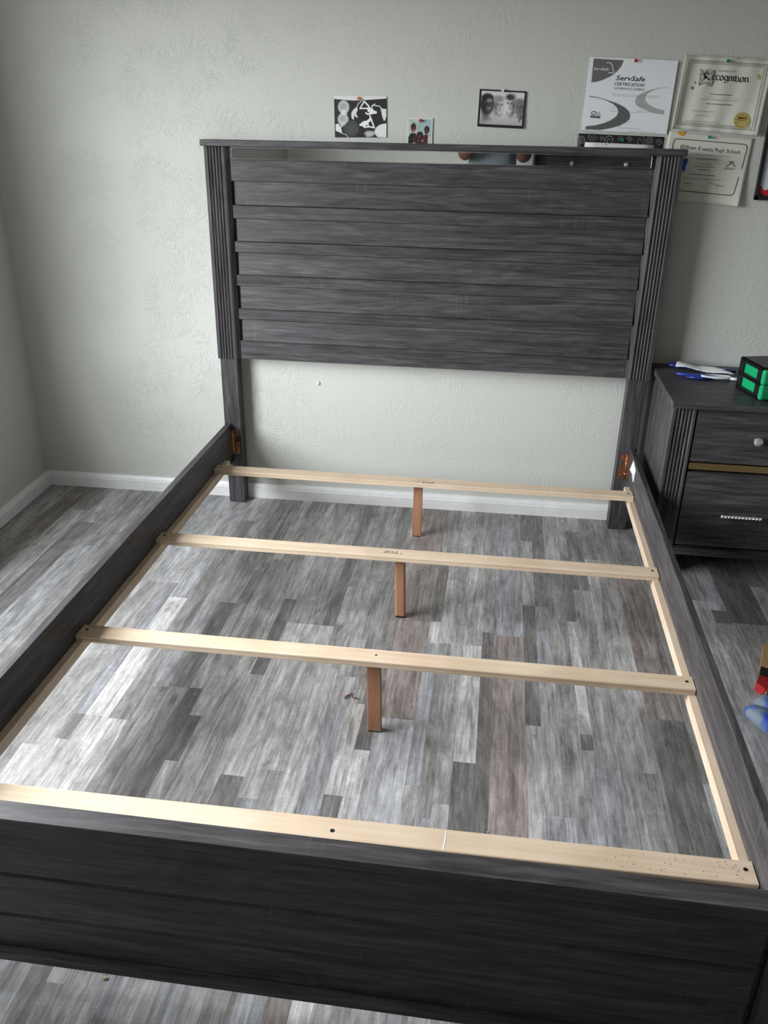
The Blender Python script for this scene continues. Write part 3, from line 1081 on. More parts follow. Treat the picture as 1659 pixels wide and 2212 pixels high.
def pin(parent, pap, x, z_, col, name, lift=.0):
    m_ = MB()
    a = Vector((x, wy(x) - pap.off - lift, z_))
    m_.cyl(a + Vector((0, 0, 0)), a + Vector((0, -.003, 0)), .0048, 12)
    m_.cyl(a + Vector((0, -.003, 0)), a + Vector((0, -.009, 0)), .0030, 12)
    m_.cyl(a + Vector((0, -.009, 0)), a + Vector((0, -.012, 0)), .0030, 12, .0046)
    o = obj('push_pin', m_, simple(name, col, .3), parent, smooth=False, label=name.replace('_', ' '))
    return o


G8 = lambda v: (v / 255, v / 255, v / 255)
# 1: black print with white cut-out figures
pA = Paper((-.3565, 1.5005), (-.179, 1.5015), (-.177, 1.3765), (-.3545, 1.3735), .004)
tA = tag(pA.sheet('art_print', WHITEP, 20, 14), 'black print with white cut-out figures and a white folded top, leftmost on the wall', 'picture')


def cA(x, y):   # crop pixels -> sheet fractions
    return ((x - 137) / 722, (y - 112) / 568)


def polA(pts, col=235, soft=.006):
    return ('poly', [cA(*p) for p in pts], G8(col), soft)


shp = [polA([(130, 100), (870, 100), (870, 140), (560, 165), (400, 172), (130, 152)], 226),
       ('ell', (*cA(268, 262), .105, .155), G8(205), .03), ('ell', (*cA(266, 258), .075, .12), G8(168), .06), ('ell', (*cA(268, 325), .05, .05), G8(225), .05),
       polA([(268, 172), (225, 200), (310, 205)], 200, .02),
       ('ell', (*cA(257, 430), .100, .14), G8(206), .03), ('ell', (*cA(255, 420), .065, .09), G8(172), .06), polA([(200, 470), (310, 470), (235, 542)], 205, .03),
       ('ell', (*cA(268, 358), .05, .02), G8(235), .02),
       ('line', ([cA(515, 178), cA(470, 215), cA(452, 262)], .007), G8(215), .008),
       polA([(452, 255), (462, 300), (440, 350), (466, 410), (430, 395), (412, 370), (405, 440), (378, 415), (372, 350), (395, 305)], 225, .012),
       ('line', ([cA(552, 182), cA(495, 280), cA(590, 278), cA(650, 330)], .012), G8(238), .006),
       ('line', ([cA(552, 182), cA(605, 235), cA(640, 285)], .014), G8(238), .006),
       polA([(600, 260), (650, 280), (700, 310), (700, 350), (640, 350), (600, 320)], 240),
       ('ell', (*cA(710, 333), .026, .034), G8(240), .005),
       ('line', ([cA(575, 340), cA(600, 358), cA(680, 345)], .014), G8(238), .006),
       ('line', ([cA(665, 290), cA(660, 245), cA(700, 220)], .010), G8(238), .006),
       ('line', ([cA(700, 240), cA(765, 245), cA(795, 290)], .008), G8(232), .006),
       polA([(780, 275), (870, 290), (870, 390), (850, 400), (845, 440), (825, 450), (800, 380)], 228, .01),
       polA([(490, 500), (530, 460), (590, 445), (640, 400), (650, 440), (610, 480), (620, 540), (560, 550), (520, 525)], 240),
       ('ell', (*cA(505, 505), .03, .03), G8(240), .005),
       ('line', ([cA(630, 380), cA(660, 460), cA(690, 545)], .014), G8(240), .006), ('line', ([cA(690, 545), cA(610, 530)], .013), G8(240), .006),
       ('ell', (*cA(585, 518), .018, .018), G8(30), .008),
       polA([(150, 500), (190, 490), (225, 540), (240, 625), (150, 590)], 232, .008), ('line', ([cA(235, 625), cA(290, 640), cA(325, 680)], .006), G8(225), .008),
       ('ell', (*cA(375, 560), .145, .20), G8(64), .02)]
for k in range(6):
    a = k * 1.047 + .3
    x, y = 375 + 62 * math.cos(a), 560 + 62 * math.sin(a)
    shp.append(('line', ([cA(375, 560), cA(x, y)], .004), G8(88), .01))
    shp.append(('line', ([cA(x - 28, y), cA(x, y - 28), cA(x + 28, y), cA(x, y + 28), cA(x - 28, y)], .004), G8(84), .01))
shp += [('ell', (*cA(860, 600), .225, .20), G8(232), .012), polA([(555, 620), (600, 592), (690, 600), (705, 630), (640, 675), (585, 675)], 190, .04)]
pA.sheet('printed_picture', PRINT, 150, 118, parent=tA, img=raster(150, 118, G8(28), shp), lift=.0005)
pin(tA, pA, -.272, 1.4945, s8(225, 130, 45), 'orange_push_pin', .0008)

# 2: family snapshot
pB = Paper((-.1055, 1.4375), (-.0205, 1.4375), (-.0205, 1.3225), (-.1055, 1.3225), .0035)
tB = tag(pB.sheet('snapshot', WHITEP, 10, 12), 'small colour snapshot of a group of people, half behind the headboard', 'photograph')


def cB(x, y):
    return ((x - 1158) / 339, (y - 418) / 450)


fs_ = []
SK, HR, SH = (.36, .16, .13), (.12, .08, .08), (.12, .10, .11)
fs_ += [('poly', [cB(1300, 430), cB(1480, 430), cB(1480, 700), cB(1350, 640), cB(1300, 520)], (.62, .74, .74), .05),
        ('line', ([cB(1175, 440), cB(1270, 480), cB(1300, 560), cB(1330, 480), cB(1360, 440)], .008), (.45, .50, .50), .03),
        ('poly', [cB(1170, 880), cB(1172, 650), cB(1205, 600), cB(1270, 600), cB(1300, 700), cB(1310, 880)], SH, .02),
        ('poly', [cB(1375, 880), cB(1375, 640), cB(1400, 610), cB(1440, 620), cB(1450, 700), cB(1430, 880)], (.36, .12, .12), .02),
        ('poly', [cB(1425, 880), cB(1440, 630), cB(1478, 640), cB(1478, 880)], (.78, .79, .76), .02),
        ('ell', (*cB(1238, 530), .105, .115), HR, .02), ('ell', (*cB(1238, 552), .082, .085), SK, .02), ('ell', (*cB(1238, 570), .04, .02), (.70, .55, .5), .02),
        ('ell', (*cB(1420, 555), .105, .10), HR, .02), ('ell', (*cB(1416, 575), .080, .08), SK, .02),
        ('ell', (*cB(1328, 640), .15, .14), (.16, .09, .08), .03), ('poly', [cB(1270, 880), cB(1285, 700), cB(1370, 700), cB(1385, 880)], (.22, .10, .10), .02),
        ('ell', (*cB(1322, 650), .085, .085), SK, .02),
        ('poly', [cB(1192, 880), cB(1200, 735), cB(1250, 710), cB(1295, 730), cB(1310, 880)], (.82, .81, .80), .02),
        ('ell', (*cB(1256, 672), .085, .08), (.30, .14, .11), .02), ('ell', (*cB(1368, 735), .10, .085), (.34, .13, .12), .02)]
bd = [('poly', [(-.1, -.1), (1.1, -.1), (1.1, .03), (-.1, .03)], (.85, .87, .86), .01), ('poly', [(-.1, -.1), (.04, -.1), (.04, 1.1), (-.1, 1.1)], (.85, .87, .86), .01),
      ('poly', [(.955, -.1), (1.1, -.1), (1.1, 1.1), (.955, 1.1)], (.85, .87, .86), .01)]
pB.sheet('printed_picture', PRINT, 78, 104, parent=tB, img=raster(78, 104, (.74, .76, .74), fs_ + bd), lift=.0005)
pin(tB, pB, -.062, 1.4305, s8(200, 45, 50), 'red_push_pin', .0008)

# 3: four grey portraits with black border
pC = Paper((.1305, 1.528), (.2835, 1.5225), (.2815, 1.411), (.1285, 1.4155), .004, lambda a, b: .004 * b * b * a)
tC = tag(pC.sheet('portrait_print', WHITEP, 16, 12), 'black-bordered print of four shaded grey faces side by side', 'picture')


def cC(x, y):
    return ((x - 175 - (y - 150) * -.075) / 1262 - .005 + (0), (y - 180) / 1030)


def face(x, y, w, h, skin, hair, shade, side=1):
    o_ = [('ell', (*cC(x, y + h * 380), w * .30, h * .30), G8(min(skin, 170)), .05), ('ell', (*cC(x, y), w * .50, h * .5), G8(skin), .03),
          ('ell', (*cC(x + side * w * 560, y + h * 60), w * .20, h * .42), G8(shade), .08),
          ('ell', (*cC(x + side * w * 80, y - h * 430), w * .52, h * .20), G8(hair), .05)]
    W2 = w * 1262
    H2 = h * 1030
    for sx_ in (-.2, .2):
        o_.append(('ell', (*cC(x + sx_ * W2, y - .04 * H2), w * .11, h * .035), G8(shade), .015))
        o_.append(('ell', (*cC(x + sx_ * W2, y - .11 * H2), w * .15, h * .022), G8(min(shade, 60)), .015))
    o_.append(('line', ([cC(x + .02 * W2, y - .02 * H2), cC(x + .06 * W2, y + .13 * H2), cC(x - .03 * W2, y + .15 * H2)], .008), G8(shade), .02))
    o_.append(('line', ([cC(x - .13 * W2, y + .26 * H2), cC(x + .13 * W2, y + .26 * H2)], .007), G8(min(shade, 70)), .02))
    return o_


sc_ = [('poly', [(-.1, .72), (1.1, .72), (1.1, 1.1), (-.1, 1.1)], G8(178), .25),
       ('poly', [cC(220, 820), cC(420, 860), cC(480, 1000), cC(220, 1100)], G8(120), .10),
       ('poly', [cC(600, 820), cC(660, 730), cC(730, 880), cC(700, 900)], G8(50), .03), ('poly', [cC(920, 780), cC(1120, 760), cC(1000, 920)], G8(90), .08),
       ('poly', [cC(1150, 900), cC(1380, 780), cC(1370, 1000)], G8(120), .06), ('line', ([cC(1290, 910), cC(1240, 1020)], .012), G8(40), .02)]
sc_ += [('ell', (*cC(380, 590), .155, .29), G8(48), .05), ('ell', (*cC(390, 400), .135, .10), G8(35), .03)] + face(425, 590, .17, .42, 82, 38, 45, -1)[1:] + [('ell', (*cC(440, 480), .055, .05), G8(140), .04), ('ell', (*cC(430, 690), .04, .03), G8(140), .03)]
sc_ += face(720, 610, .20, .44, 205, 150, 95, -1) + face(990, 560, .19, .46, 222, 62, 50, 1) + face(1245, 640, .18, .40, 130, 120, 85, 1)
BK = G8(24)
sc_ += [('poly', [(-.1, -.1), (1.1, -.1), (1.1, .045), (-.1, .045)], BK, .01), ('poly', [(-.1, -.1), (.045, -.1), (.045, 1.1), (-.1, 1.1)], BK, .01),
        ('poly', [(.965, -.1), (1.1, -.1), (1.1, 1.1), (.965, 1.1)], BK, .01), ('poly', [(-.1, .925), (1.1, .925), (1.1, 1.1), (-.1, 1.1)], BK, .01)]
pC.sheet('printed_picture', PRINT, 128, 94, parent=tC, img=raster(128, 94, G8(222), sc_), lift=.0005)
pin(tC, pC, .206, 1.5235, (.75, .76, .78), 'clear_push_pin', .0008)

# 4: food-safety certificate
pS = Paper((.475, 1.624), (.752, 1.6155), (.748, 1.402), (.4715, 1.411), .004, lambda a, b: .003 * a * a)
tS = tag(pS.sheet('certificate', WHITEP, 24, 18), 'white certificate with grey swooshes and bold lettering, above the scroll-bordered sheet', 'certificate')


def cS(x, y):
    # crop quad -> fractions (affine by rows)
    b = (y - 158 - (x - 235) * .041) / (1245 - 158)
    a = (x - (235 - 138 * b)) / 1318
    return (a, b)


sw = lambda L: [cS(*p) for p in L]
ss = [('poly', sw([(295, 180), (747, 205), (715, 285), (650, 365), (560, 435), (440, 490), (340, 520), (255, 530)]), G8(108), .004),
      ('poly', sw([(225, 725), (350, 745), (500, 785), (640, 830), (760, 885), (830, 945), (858, 1015), (845, 1070), (790, 1120), (700, 1170), (560, 1210), (400, 1240), (165, 1232),
                   (168, 1185), (330, 1165), (460, 1130), (560, 1085), (640, 1030), (672, 970), (655, 905), (590, 845), (500, 800), (380, 762), (225, 740)]), G8(100), .004),
      ('poly', sw([(1425, 598), (1300, 600), (1130, 635), (1010, 690), (945, 740), (920, 800), (940, 860), (1010, 900), (1120, 950), (1240, 985), (1362, 998), (1370, 935),
                   (1250, 905), (1150, 860), (1085, 800), (1075, 745), (1110, 690), (1200, 640), (1300, 610), (1425, 606)]), G8(178), .004)]
pS.sheet('printed_picture', PRINT, 200, 152, parent=tS, img=raster(200, 152, (.945, .95, .97), ss), lift=.0005)
ink = MB()


def put(pap, cf, m_, txt, x0, y0, x1, h, bold=0, shear=0.):
    """text with its baseline from crop point (x0,y0) to x1, cap height h, in crop pixels"""
    a0, b0 = cf(x0, y0)
    a1, b1 = cf(x1, y0 + (x1 - x0) * .045)
    hh = cf(x0, y0)[1] - cf(x0, y0 - h)[1]
    pap.text(m_, txt, a0, b0, a1 - a0, hh, bold, shear, lift=.0010, slant=b1 - b0)


put(pS, cS, ink, 'ServSafe', 622, 492, 1065, 70, .012, .18)
put(pS, cS, ink, 'CERTIFICATION', 606, 570, 1052, 48, .006)
obj('printed_lettering', ink, INK, tS)
ink = MB()
put(pS, cS, ink, 'NIYOMUHOZA CLEMENCE', 606, 628, 1066, 34)
rk = random.Random(2)


def greek(pap, cf, m_, x0, y0, x1, h=9, wd=.0035, sl=.045):
    """a line too small to read: short dashes of varied length"""
    x = x0
    while x < x1:
        q = min(x + rk.uniform(12, 52), x1)
        pap.line(m_, [cf(x, y0 + (x - x0) * sl), cf(q, y0 + (q - x0) * sl)], wd, .0010)
        x = q + rk.uniform(5, 9)


for (x0, y0, x1) in ((585, 697, 1300), (590, 722, 1260), (960, 852, 1020), (985, 872, 1160), (955, 938, 1050), (960, 955, 1145), (565, 912, 660), (550, 955, 1040), (620, 1098, 905), (660, 1200, 1020), (820, 1250, 1270), (700, 1068, 860)):
    greek(pS, cS, ink, x0, y0, x1, wd=.003)
pS.line(ink, [cS(240, 1035), cS(395, 1045)], .028, .0010)
pts = [cS(295 + 40 * math.cos(k * .524), 982 + 22 * math.sin(k * .524)) for k in range(13)]
pS.line(ink, pts, .010, .0010)
pts = [cS(380 + 22 * math.cos(.8 + k * .4), 992 + 18 * math.sin(.8 + k * .4)) for k in range(12)]
pS.line(ink, pts, .007, .0010)
obj('small_print', ink, INK2, tS)['kind'] = 'stuff'
ink = MB()
put(pS, cS, ink, 'ServSafe', 295, 345, 520, 38, .01)
pts = [cS(485, 245), cS(530, 238), cS(565, 262), cS(580, 300), cS(578, 340), cS(602, 368), cS(585, 388), cS(515, 385)]
pS.line(ink, pts, .008, .0010)
obj('white_lettering', ink, WHITEP, tS)
pin(tS, pS, .620, 1.6145, s8(200, 35, 60), 'red_push_pin', .0012)

# 5: sheet with black scroll border
pR = Paper((.465, 1.400), (.742, 1.394), (.742, 1.19), (.465, 1.196), .003)
tR = tag(pR.sheet('bordered_sheet', simple('black_border_paper', (.018, .020, .020), .55), 20, 14), 'sheet with black scroll-patterned border, mostly hidden behind the headboard', 'certificate')
pR.sheet('inner_panel', WHITEP, 6, 6, parent=tR, rect=(.085, .125, .90, .88), lift=.0007)
sc2 = MB()


def spiral(cx, cy, r, turns, wd, a0=0, lift=.0013):
    asp = pR.w / pR.h
    pts = []
    for k in range(int(turns * 14) + 1):
        a = a0 + k * 6.283 / 14
        rr = r * (1 - k / (turns * 14 + 4))
        pts.append((cx + rr * math.cos(a), cy + rr * asp * math.sin(a)))
    pR.line(sc2, pts, wd, lift)


for (cx, cy, r, tn, wd, a0) in ((.04, .10, .050, 2.2, .006, 3), (.16, .03, .055, 1.6, .006, 0), (.37, .085, .062, 1.7, .007, 2), (.60, .05, .035, 2, .006, 0), (.73, .075, .055, 1.3, .005, 5),
                                 (.84, .065, .050, 2.3, .006, 1), (.955, .085, .040, 1.8, .006, 3), (.50, .05, .03, 1.5, .004, 2), (.28, .05, .03, 1.5, .004, 0), (.03, .26, .03, 1.6, .005, 1), (.95, .24, .03, 1.6, .005, 3)):
    spiral(cx, cy, r, tn, wd, a0)
obj('scroll_ornament', sc2, simple('silver_print', (.34, .34, .33), .4), tR)
pin(tR, pR, .609, 1.383, s8(20, 150, 110), 'green_push_pin', .0008)

# 6 and 7: cream certificates
BL = {'i': ([[(0, .95), (.09, .85), (.09, .15), (.18, .05)], [(.05, 1.28), (.13, 1.36)]], .32),
      'e': ([[(.06, .85), (.06, .15), (.27, 0), (.5, .16)], [(.06, .85), (.3, 1), (.5, .76), (.1, .48)]], .62),
      'c': ([[(.06, .85), (.06, .15), (.27, 0), (.5, .16)], [(.06, .85), (.3, 1), (.46, .88)]], .58),
      'o': ([[(.06, .85), (.06, .15), (.28, 0), (.5, .15), (.5, .85), (.3, 1), (.06, .85)]], .68),
      'g': ([[(.06, .85), (.06, .2), (.28, .05), (.5, .2)], [(.06, .85), (.3, 1), (.5, .88), (.5, -.2), (.25, -.42), (-.02, -.3)]], .68),
      'n': ([[(0, .95), (.08, .85), (.08, .12), (.16, .04)], [(.1, .8), (.34, 1), (.5, .85), (.5, .14), (.58, .05)]], .72),
      'm': ([[(0, .95), (.08, .85), (.08, .08)], [(.1, .8), (.3, 1), (.42, .85), (.42, .08)], [(.44, .8), (.64, 1), (.78, .85), (.78, .14), (.86, .05)]], 1.0),
      't': ([[(.1, 1.3), (.1, .15), (.24, 0), (.38, .1)], [(-.08, .95), (.32, .95)]], .46),
      'l': ([[(.0, 1.5), (.08, 1.42), (.08, .12), (.18, .04)]], .32),
      'd': ([[(.1, 1.5), (.42, 1.0), (.5, .8), (.5, .15), (.28, 0), (.06, .15), (.06, .78), (.28, .95)]], .68),
      'h': ([[(.0, 1.5), (.08, 1.4), (.08, .08)], [(.1, .8), (.34, 1), (.5, .85), (.5, .1), (.38, -.18)]], .70),
      'a': ([[(.06, .92), (.28, 1), (.46, .86), (.46, .14), (.56, .04)], [(.46, .55), (.18, .5), (.04, .25), (.2, 0), (.44, .14)]], .68),
      'u': ([[(0, .98), (.08, .86), (.08, .15), (.27, 0), (.46, .16)], [(.46, 1), (.46, .1), (.56, .02)]], .70),
      'y': ([[(0, .98), (.08, .86), (.08, .15), (.27, 0), (.46, .16)], [(.46, 1), (.46, -.1), (.2, -.4)]], .68),
      'R': ([[(.12, 1.42), (.12, .1), (0, .02)], [(-.1, 1.34), (.2, 1.52), (.58, 1.42), (.66, 1.12), (.5, .85), (.16, .76)], [(.32, .78), (.58, .2), (.84, .04)], [(.26, 1.4), (.26, .3)]], .92),
      'O': ([[(.2, 1.36), (.06, 1.0), (.06, .4), (.3, .04), (.62, .04), (.84, .4), (.84, 1.1), (.6, 1.46), (.2, 1.36)], [(.36, 1.3), (.36, .22)]], 1.05),
      'C': ([[(.78, 1.3), (.46, 1.5), (.12, 1.25), (.06, .5), (.3, .06), (.62, .04), (.84, .24)], [(.4, 1.36), (.4, .2)]], .98),
      'H': ([[(.12, 1.46), (.12, .08)], [(.14, .8), (.42, 1.05), (.68, .82), (.68, .1), (.5, -.18)], [(-.08, 1.3), (.28, 1.5), (.62, 1.34)], [(.28, 1.4), (.28, .3)]], .9),
      'S': ([[(.72, 1.34), (.42, 1.5), (.12, 1.24), (.3, .88), (.62, .62), (.62, .22), (.34, .02), (0, .2)], [(.36, 1.3), (.36, .22)]], .86), ' ': ([], .45)}


def black_letter(pap, cf, m_, txt, x0, y0, x1, xh, nib=.085, slope=.05):
    tot = sum(BL[c][1] for c in txt)
    k = (x1 - x0) / tot
    x = x0
    nb = (nib * xh * .8, -nib * xh * .7)
    for c in txt:
        for stt in BL[c][0]:
            P2 = [(x + p[0] * k, y0 + (x - x0) * slope - p[1] * xh) for p in stt]
            for p, q in zip(P2, P2[1:]):
                quad = [cf(p[0] - nb[0], p[1] - nb[1]), cf(q[0] - nb[0], q[1] - nb[1]), cf(q[0] + nb[0], q[1] + nb[1]), cf(p[0] + nb[0], p[1] + nb[1])]
                wd = nib * xh * .35
                m_.add([pap.P(t_[0], t_[1], .0012) for t_ in quad], [(0, 1, 2, 3)])
                quad = [cf(p[0] - wd, p[1]), cf(q[0] - wd, q[1]), cf(q[0] + wd, q[1]), cf(p[0] + wd, p[1])]
                m_.add([pap.P(t_[0], t_[1], .0012) for t_ in quad], [(0, 1, 2, 3)])
        x += BL[c][1] * k


pG = Paper((.770, 1.633), (1.043, 1.6205), (1.0325, 1.403), (.759, 1.420), .007,
           lambda a, b: .010 * (1 - min(1, a / .16)) ** 2 + .0016 * math.sin(a * 26 + b * 2) + .012 * b * max(0, a - .75) * 3 + .004 * b)
tG = tag(pG.sheet('certificate', CREAMP, 60, 20), 'curling cream recognition certificate with a round gold seal', 'certificate')


def cG(x, y):
    b = (y - 112 - (x - 300) * .056) / (1115 - 112)
    a = (x - (300 - 192 * b)) / 1190
    return (a, b)


BORD = simple('border_print', (.40, .40, .36), .7)
bdm = MB()
for w_, r_ in ((.010, .055), (.006, .085)):
    pG.line(bdm, [(r_, r_ * 1.1), (1 - r_, r_ * 1.1), (1 - r_, 1 - r_ * 1.1), (r_, 1 - r_ * 1.1), (r_, r_ * 1.1)], w_, .0010) if False else None
    c4 = [(r_, r_ * 1.2), (1 - r_, r_ * 1.2), (1 - r_, 1 - r_ * 1.2), (r_, 1 - r_ * 1.2), (r_, r_ * 1.2)]
    for p, q in zip(c4, c4[1:]):
        nseg = 60
        pts = [(p[0] + (q[0] - p[0]) * k / nseg, p[1] + (q[1] - p[1]) * k / nseg) for k in range(nseg + 1)]
        pG.line(bdm, pts, w_, .0012)
for p, q in (((.07, .085), (.93, .085)), ((.07, .915), (.93, .915)), ((.07, .085), (.07, .915)), ((.93, .085), (.93, .915))):
    nn = 34 if p[1] == q[1] else 24
    for k in range(nn):
        x, y = p[0] + (q[0] - p[0]) * k / nn, p[1] + (q[1] - p[1]) * k / nn
        pG.line(bdm, [(x, y + .006), (x + .008, y - .01), (x + .016, y + .006)], .004, .0012)
obj('ornamental_border', bdm, BORD, tG)
ink = MB()
black_letter(pG, cG, ink, 'R', 545, 445, 650, 62, .13)
black_letter(pG, cG, ink, 'ecognition', 665, 440, 1165, 62, .13, .065)
obj('printed_lettering', ink, INK, tG)
ink = MB()
rk = random.Random(4)
for k in range(150):
    x, y = 510 + 200 * rk.random(), 312 + 200 * rk.random()
    x -= (y - 312) * .12
    if 550 < x < 640 and 340 < y < 470:
        continue
    a = rk.random() * 6.28
    pG.line(ink, [cG(x, y), cG(x + 12 * math.cos(a), y + 12 * math.sin(a)), cG(x + 18 * math.cos(a + .9), y + 18 * math.sin(a + .9))], .0035, .0012)
c4 = [cG(522, 308), cG(712, 322), cG(668, 522), cG(485, 510), cG(522, 308)]
pG.line(ink, c4, .005, .0012)
for (x0, y0, x1) in ((650, 628, 950), (590, 755, 950)):
    greek(pG, cG, ink, x0, y0, x1, wd=.008)
obj('small_print', ink, INK2, tG)['kind'] = 'stuff'
ink = MB()
put(pG, cG, ink, 'Certificate of', 738, 332, 985, 30, 0, .4)
for (x0, y0, x1) in ((530, 695, 1020), (385, 850, 700), (440, 915, 660), (300, 990, 780)):
    greek(pG, cG, ink, x0, y0, x1, wd=.006)
for (x0, y0, x1) in ((390, 650, 1210), (390, 870, 850)):
    pG.line(ink, [cG(x0, y0), cG(x1, y0 + (x1 - x0) * .06)], .002, .0012)
obj('faint_print', ink, INK3, tG)['kind'] = 'stuff'


def disc(pap, cf, cx, cy, r, nn, th=.0015, wav=0.):
    m_ = MB()
    pts = []
    for k in range(nn):
        rr = r * (1 + wav * (k % 2))
        pts.append(cf(cx + rr * math.cos(6.28318 * k / nn) - .0 * k, cy + rr * math.sin(6.28318 * k / nn)))
    top_ = [pap.P(p[0], p[1], .0008 + th) for p in pts]
    bot_ = [pap.P(p[0], p[1], .0008) for p in pts]
    c_ = cf(cx, cy)
    m_.add(top_ + bot_ + [pap.P(c_[0], c_[1], .0008 + th)], [(k, (k + 1) % nn, 2 * nn) for k in range(nn)] + [(k, (k + 1) % nn, nn + (k + 1) % nn, nn + k) for k in range(nn)])
    return m_


seal = obj('gold_seal', disc(pG, cG, 1084, 975, 112, 48, .0012, .03), GOLD, tG)
em = MB()
for k in range(7):
    x = 1035 + k * 17
    pG.line(em, [cG(x, 925 - 5 * math.sin(k)), cG(x - 2 + (k - 3) * 1.5, 955)], .010, .0030)
pG.line(em, [cG(1030, 968), cG(1140, 975)], .006, .0030)
for k in range(12):
    a = k * .5236 + .2
    x, y = 1084 + 84 * math.cos(a), 975 + 84 * math.sin(a)
    pG.line(em, [cG(x - 6, y), cG(x + 6, y + 4)], .010, .0030)
obj('seal_emblem', em, simple('dark_gold', (.35, .24, .05), .4, .8), seal)


def star(cx, cy, r, mat):
    m_ = MB()
    pts = []
    for k in range(10):
        rr = r if k % 2 == 0 else r * .42
        a = -math.pi / 2 + k * math.pi / 5
        pts.append(cG(cx + rr * math.cos(a), cy + rr * math.sin(a)))
    c_ = cG(cx, cy)
    m_.add([pG.P(p[0], p[1], .001) for p in pts] + [pG.P(c_[0], c_[1], .002)], [(k, (k + 1) % 10, 10) for k in range(10)])
    obj('gold_star', m_, mat, tG)


star(1295, 398, 44, GOLD)
star(435, 480, 24, simple('brownish_gold', (.40, .28, .08), .35, .9))  # the two left stars get a darker, browner gold
star(400, 552, 31, bpy.data.materials['brownish_gold'])
pin(tG, pG, .903, 1.6165, s8(20, 150, 115), 'green_push_pin', .002)

pO = Paper((.7565, 1.412), (1.0275, 1.394), (1.0145, 1.186), (.744, 1.203), .0035, lambda a, b: .022 * max(0, a - .55) ** 2 * 4 * b * b)
tO = tag(pO.sheet('certificate', CREAMP, 30, 24), 'cream high school certificate with thin black frame line, below the gold-sealed one', 'certificate')


def cO(x, y):
    b = (y - 1155 - (x - 60) * .083) / (1010)
    a = (x - (50 - 175 * b)) / 1192
    return (a, b)


ink = MB()
fr_ = [(150, 1262), (1105, 1335), (1135, 1345), (1150, 1368), (1150, 1400), (1088, 1692)]
pO.line(ink, [cO(*p) for p in fr_], .0075, .0010)
fr_ = [(1052, 1812), (1005, 2005), (990, 2055), (950, 2085), (205, 2020), (60, 2008), (20, 1985), (10, 1950), (95, 1420), (105, 1340), (120, 1285), (150, 1262)]
pO.line(ink, [cO(*p) for p in fr_], .0075, .0010)
black_letter(pO, cO, ink, 'Oldham County High School', 210, 1402, 1060, 36, .09, .09)
obj('printed_lettering', ink, INK, tO)
ink = MB()
rk = random.Random(9)
for (x0, y0, x1, w_) in ((360, 1480, 925, .0045), (430, 1545, 750, .008), (480, 1622, 665, .006), (420, 1658, 705, .006), (475, 1705, 635, .007), (360, 1775, 715, .008), (270, 1832, 835, .0045), (270, 1905, 400, .007), (290, 1945, 370, .004), (700, 1978, 775, .003)):
    greek(pO, cO, ink, x0, y0, x1, wd=w_, sl=.06)
sig = [(650 + k * 10, 1912 + k * 2 + rk.uniform(-14, 14)) for k in range(21)]
pO.line(ink, [cO(*p) for p in sig], .004, .0012)
for d_ in ([(905, 1590), (935, 1585), (925, 1620), (895, 1640), (870, 1655)], [(940, 1585), (975, 1590), (960, 1615), (985, 1640), (1000, 1660)], [(945, 1595), (940, 1625)]):
    pO.line(ink, [cO(*p) for p in d_], .009, .0012)
put(pO, cO, ink, 'Silver', 830, 1700, 1000, 34, 0, .3)
obj('small_print', ink, INK2, tO)['kind'] = 'stuff'
pin(tO, pO, .886, 1.3965, s8(20, 150, 115), 'green_push_pin', .001)
tape = MB()
tape.add([pO.P(*cO(*p), .0014) for p in ((170, 1160), (275, 1160), (270, 1205), (240, 1225), (165, 1185))] + [pO.P(*cO(*p), .0006) for p in ((170, 1160), (275, 1160), (270, 1205), (240, 1225), (165, 1185))],
         [(0, 1, 2, 3, 4), (5, 9, 8, 7, 6)] + [(k, 5 + k, 5 + (k + 1) % 5, (k + 1) % 5) for k in range(5)])
obj('orange_sticker', tape, simple('orange_sticker', s8(232, 160, 30), .5), tO)
bt_ = MB()
bp_ = [(300, 1535), (320, 1560), (322, 1600), (300, 1640), (288, 1690), (292, 1722), (255, 1738), (235, 1650), (250, 1560)]
bt_.add([pO.P(*cO(*p), .0016) for p in bp_] + [pO.P(*cO(*p), .0004) for p in bp_], [tuple(range(9)), tuple(range(17, 8, -1))] + [(k, 9 + k, 9 + (k + 1) % 9, (k + 1) % 9) for k in range(9)])
tag(obj('blue_tape', bt_, simple('blue_tape', s8(25, 80, 190), .5)), 'scrap of blue tape on the cream certificate beside the headboard post', 'tape')

# 8: black framed poster at the right edge
pf_ = tag(empty('framed_poster', (1.26, wy(1.26) - .01, 1.40)), 'black-framed white poster with a red corner shape at the right edge', 'picture')
fx0, fx1, fz0, fz1 = 1.0610, 1.48, 1.2085, 1.478
yy = wy(1.26)
fm = MB()
for (a, b2, c, d_) in ((fx0, fx0 + .0115, fz0, fz1), (fx1 - .0115, fx1, fz0, fz1), (fx0, fx1, fz0, fz0 + .0135), (fx0, fx1, fz1 - .0135, fz1)):
    fm.box(a, b2, yy - .018, yy - .004, c, d_, .001)
obj('frame', fm, BLACKM, pf_)
obj('poster', MB().box(fx0 + .009, fx1 - .009, yy - .010, yy - .005, fz0 + .010, fz1 - .010), simple('poster_white', (.66, .70, .80), .45), pf_)
obj('corner_shape', MB().prism([(fx0 + .012, fz0 + .014), (fx0 + .20, fz0 + .014), (fx0 + .20, fz0 + .06), (fx0 + .026, fz0 + .022 + .008), (fx0 + .013, fz0 + .046)], 'y', yy - .011, yy - .0102),
    simple('poster_red', s8(200, 30, 45), .45), pf_)
obj('corner_notch', MB().cyl((fx0 + .010, yy - .0165, fz0 + .011), (fx0 + .010, yy - .0105, fz0 + .011), .012, 16), BLACKM, pf_)
pT = Paper((1.066, 1.60), (1.34, 1.59), (1.335, 1.50), (1.063, 1.51), .004)
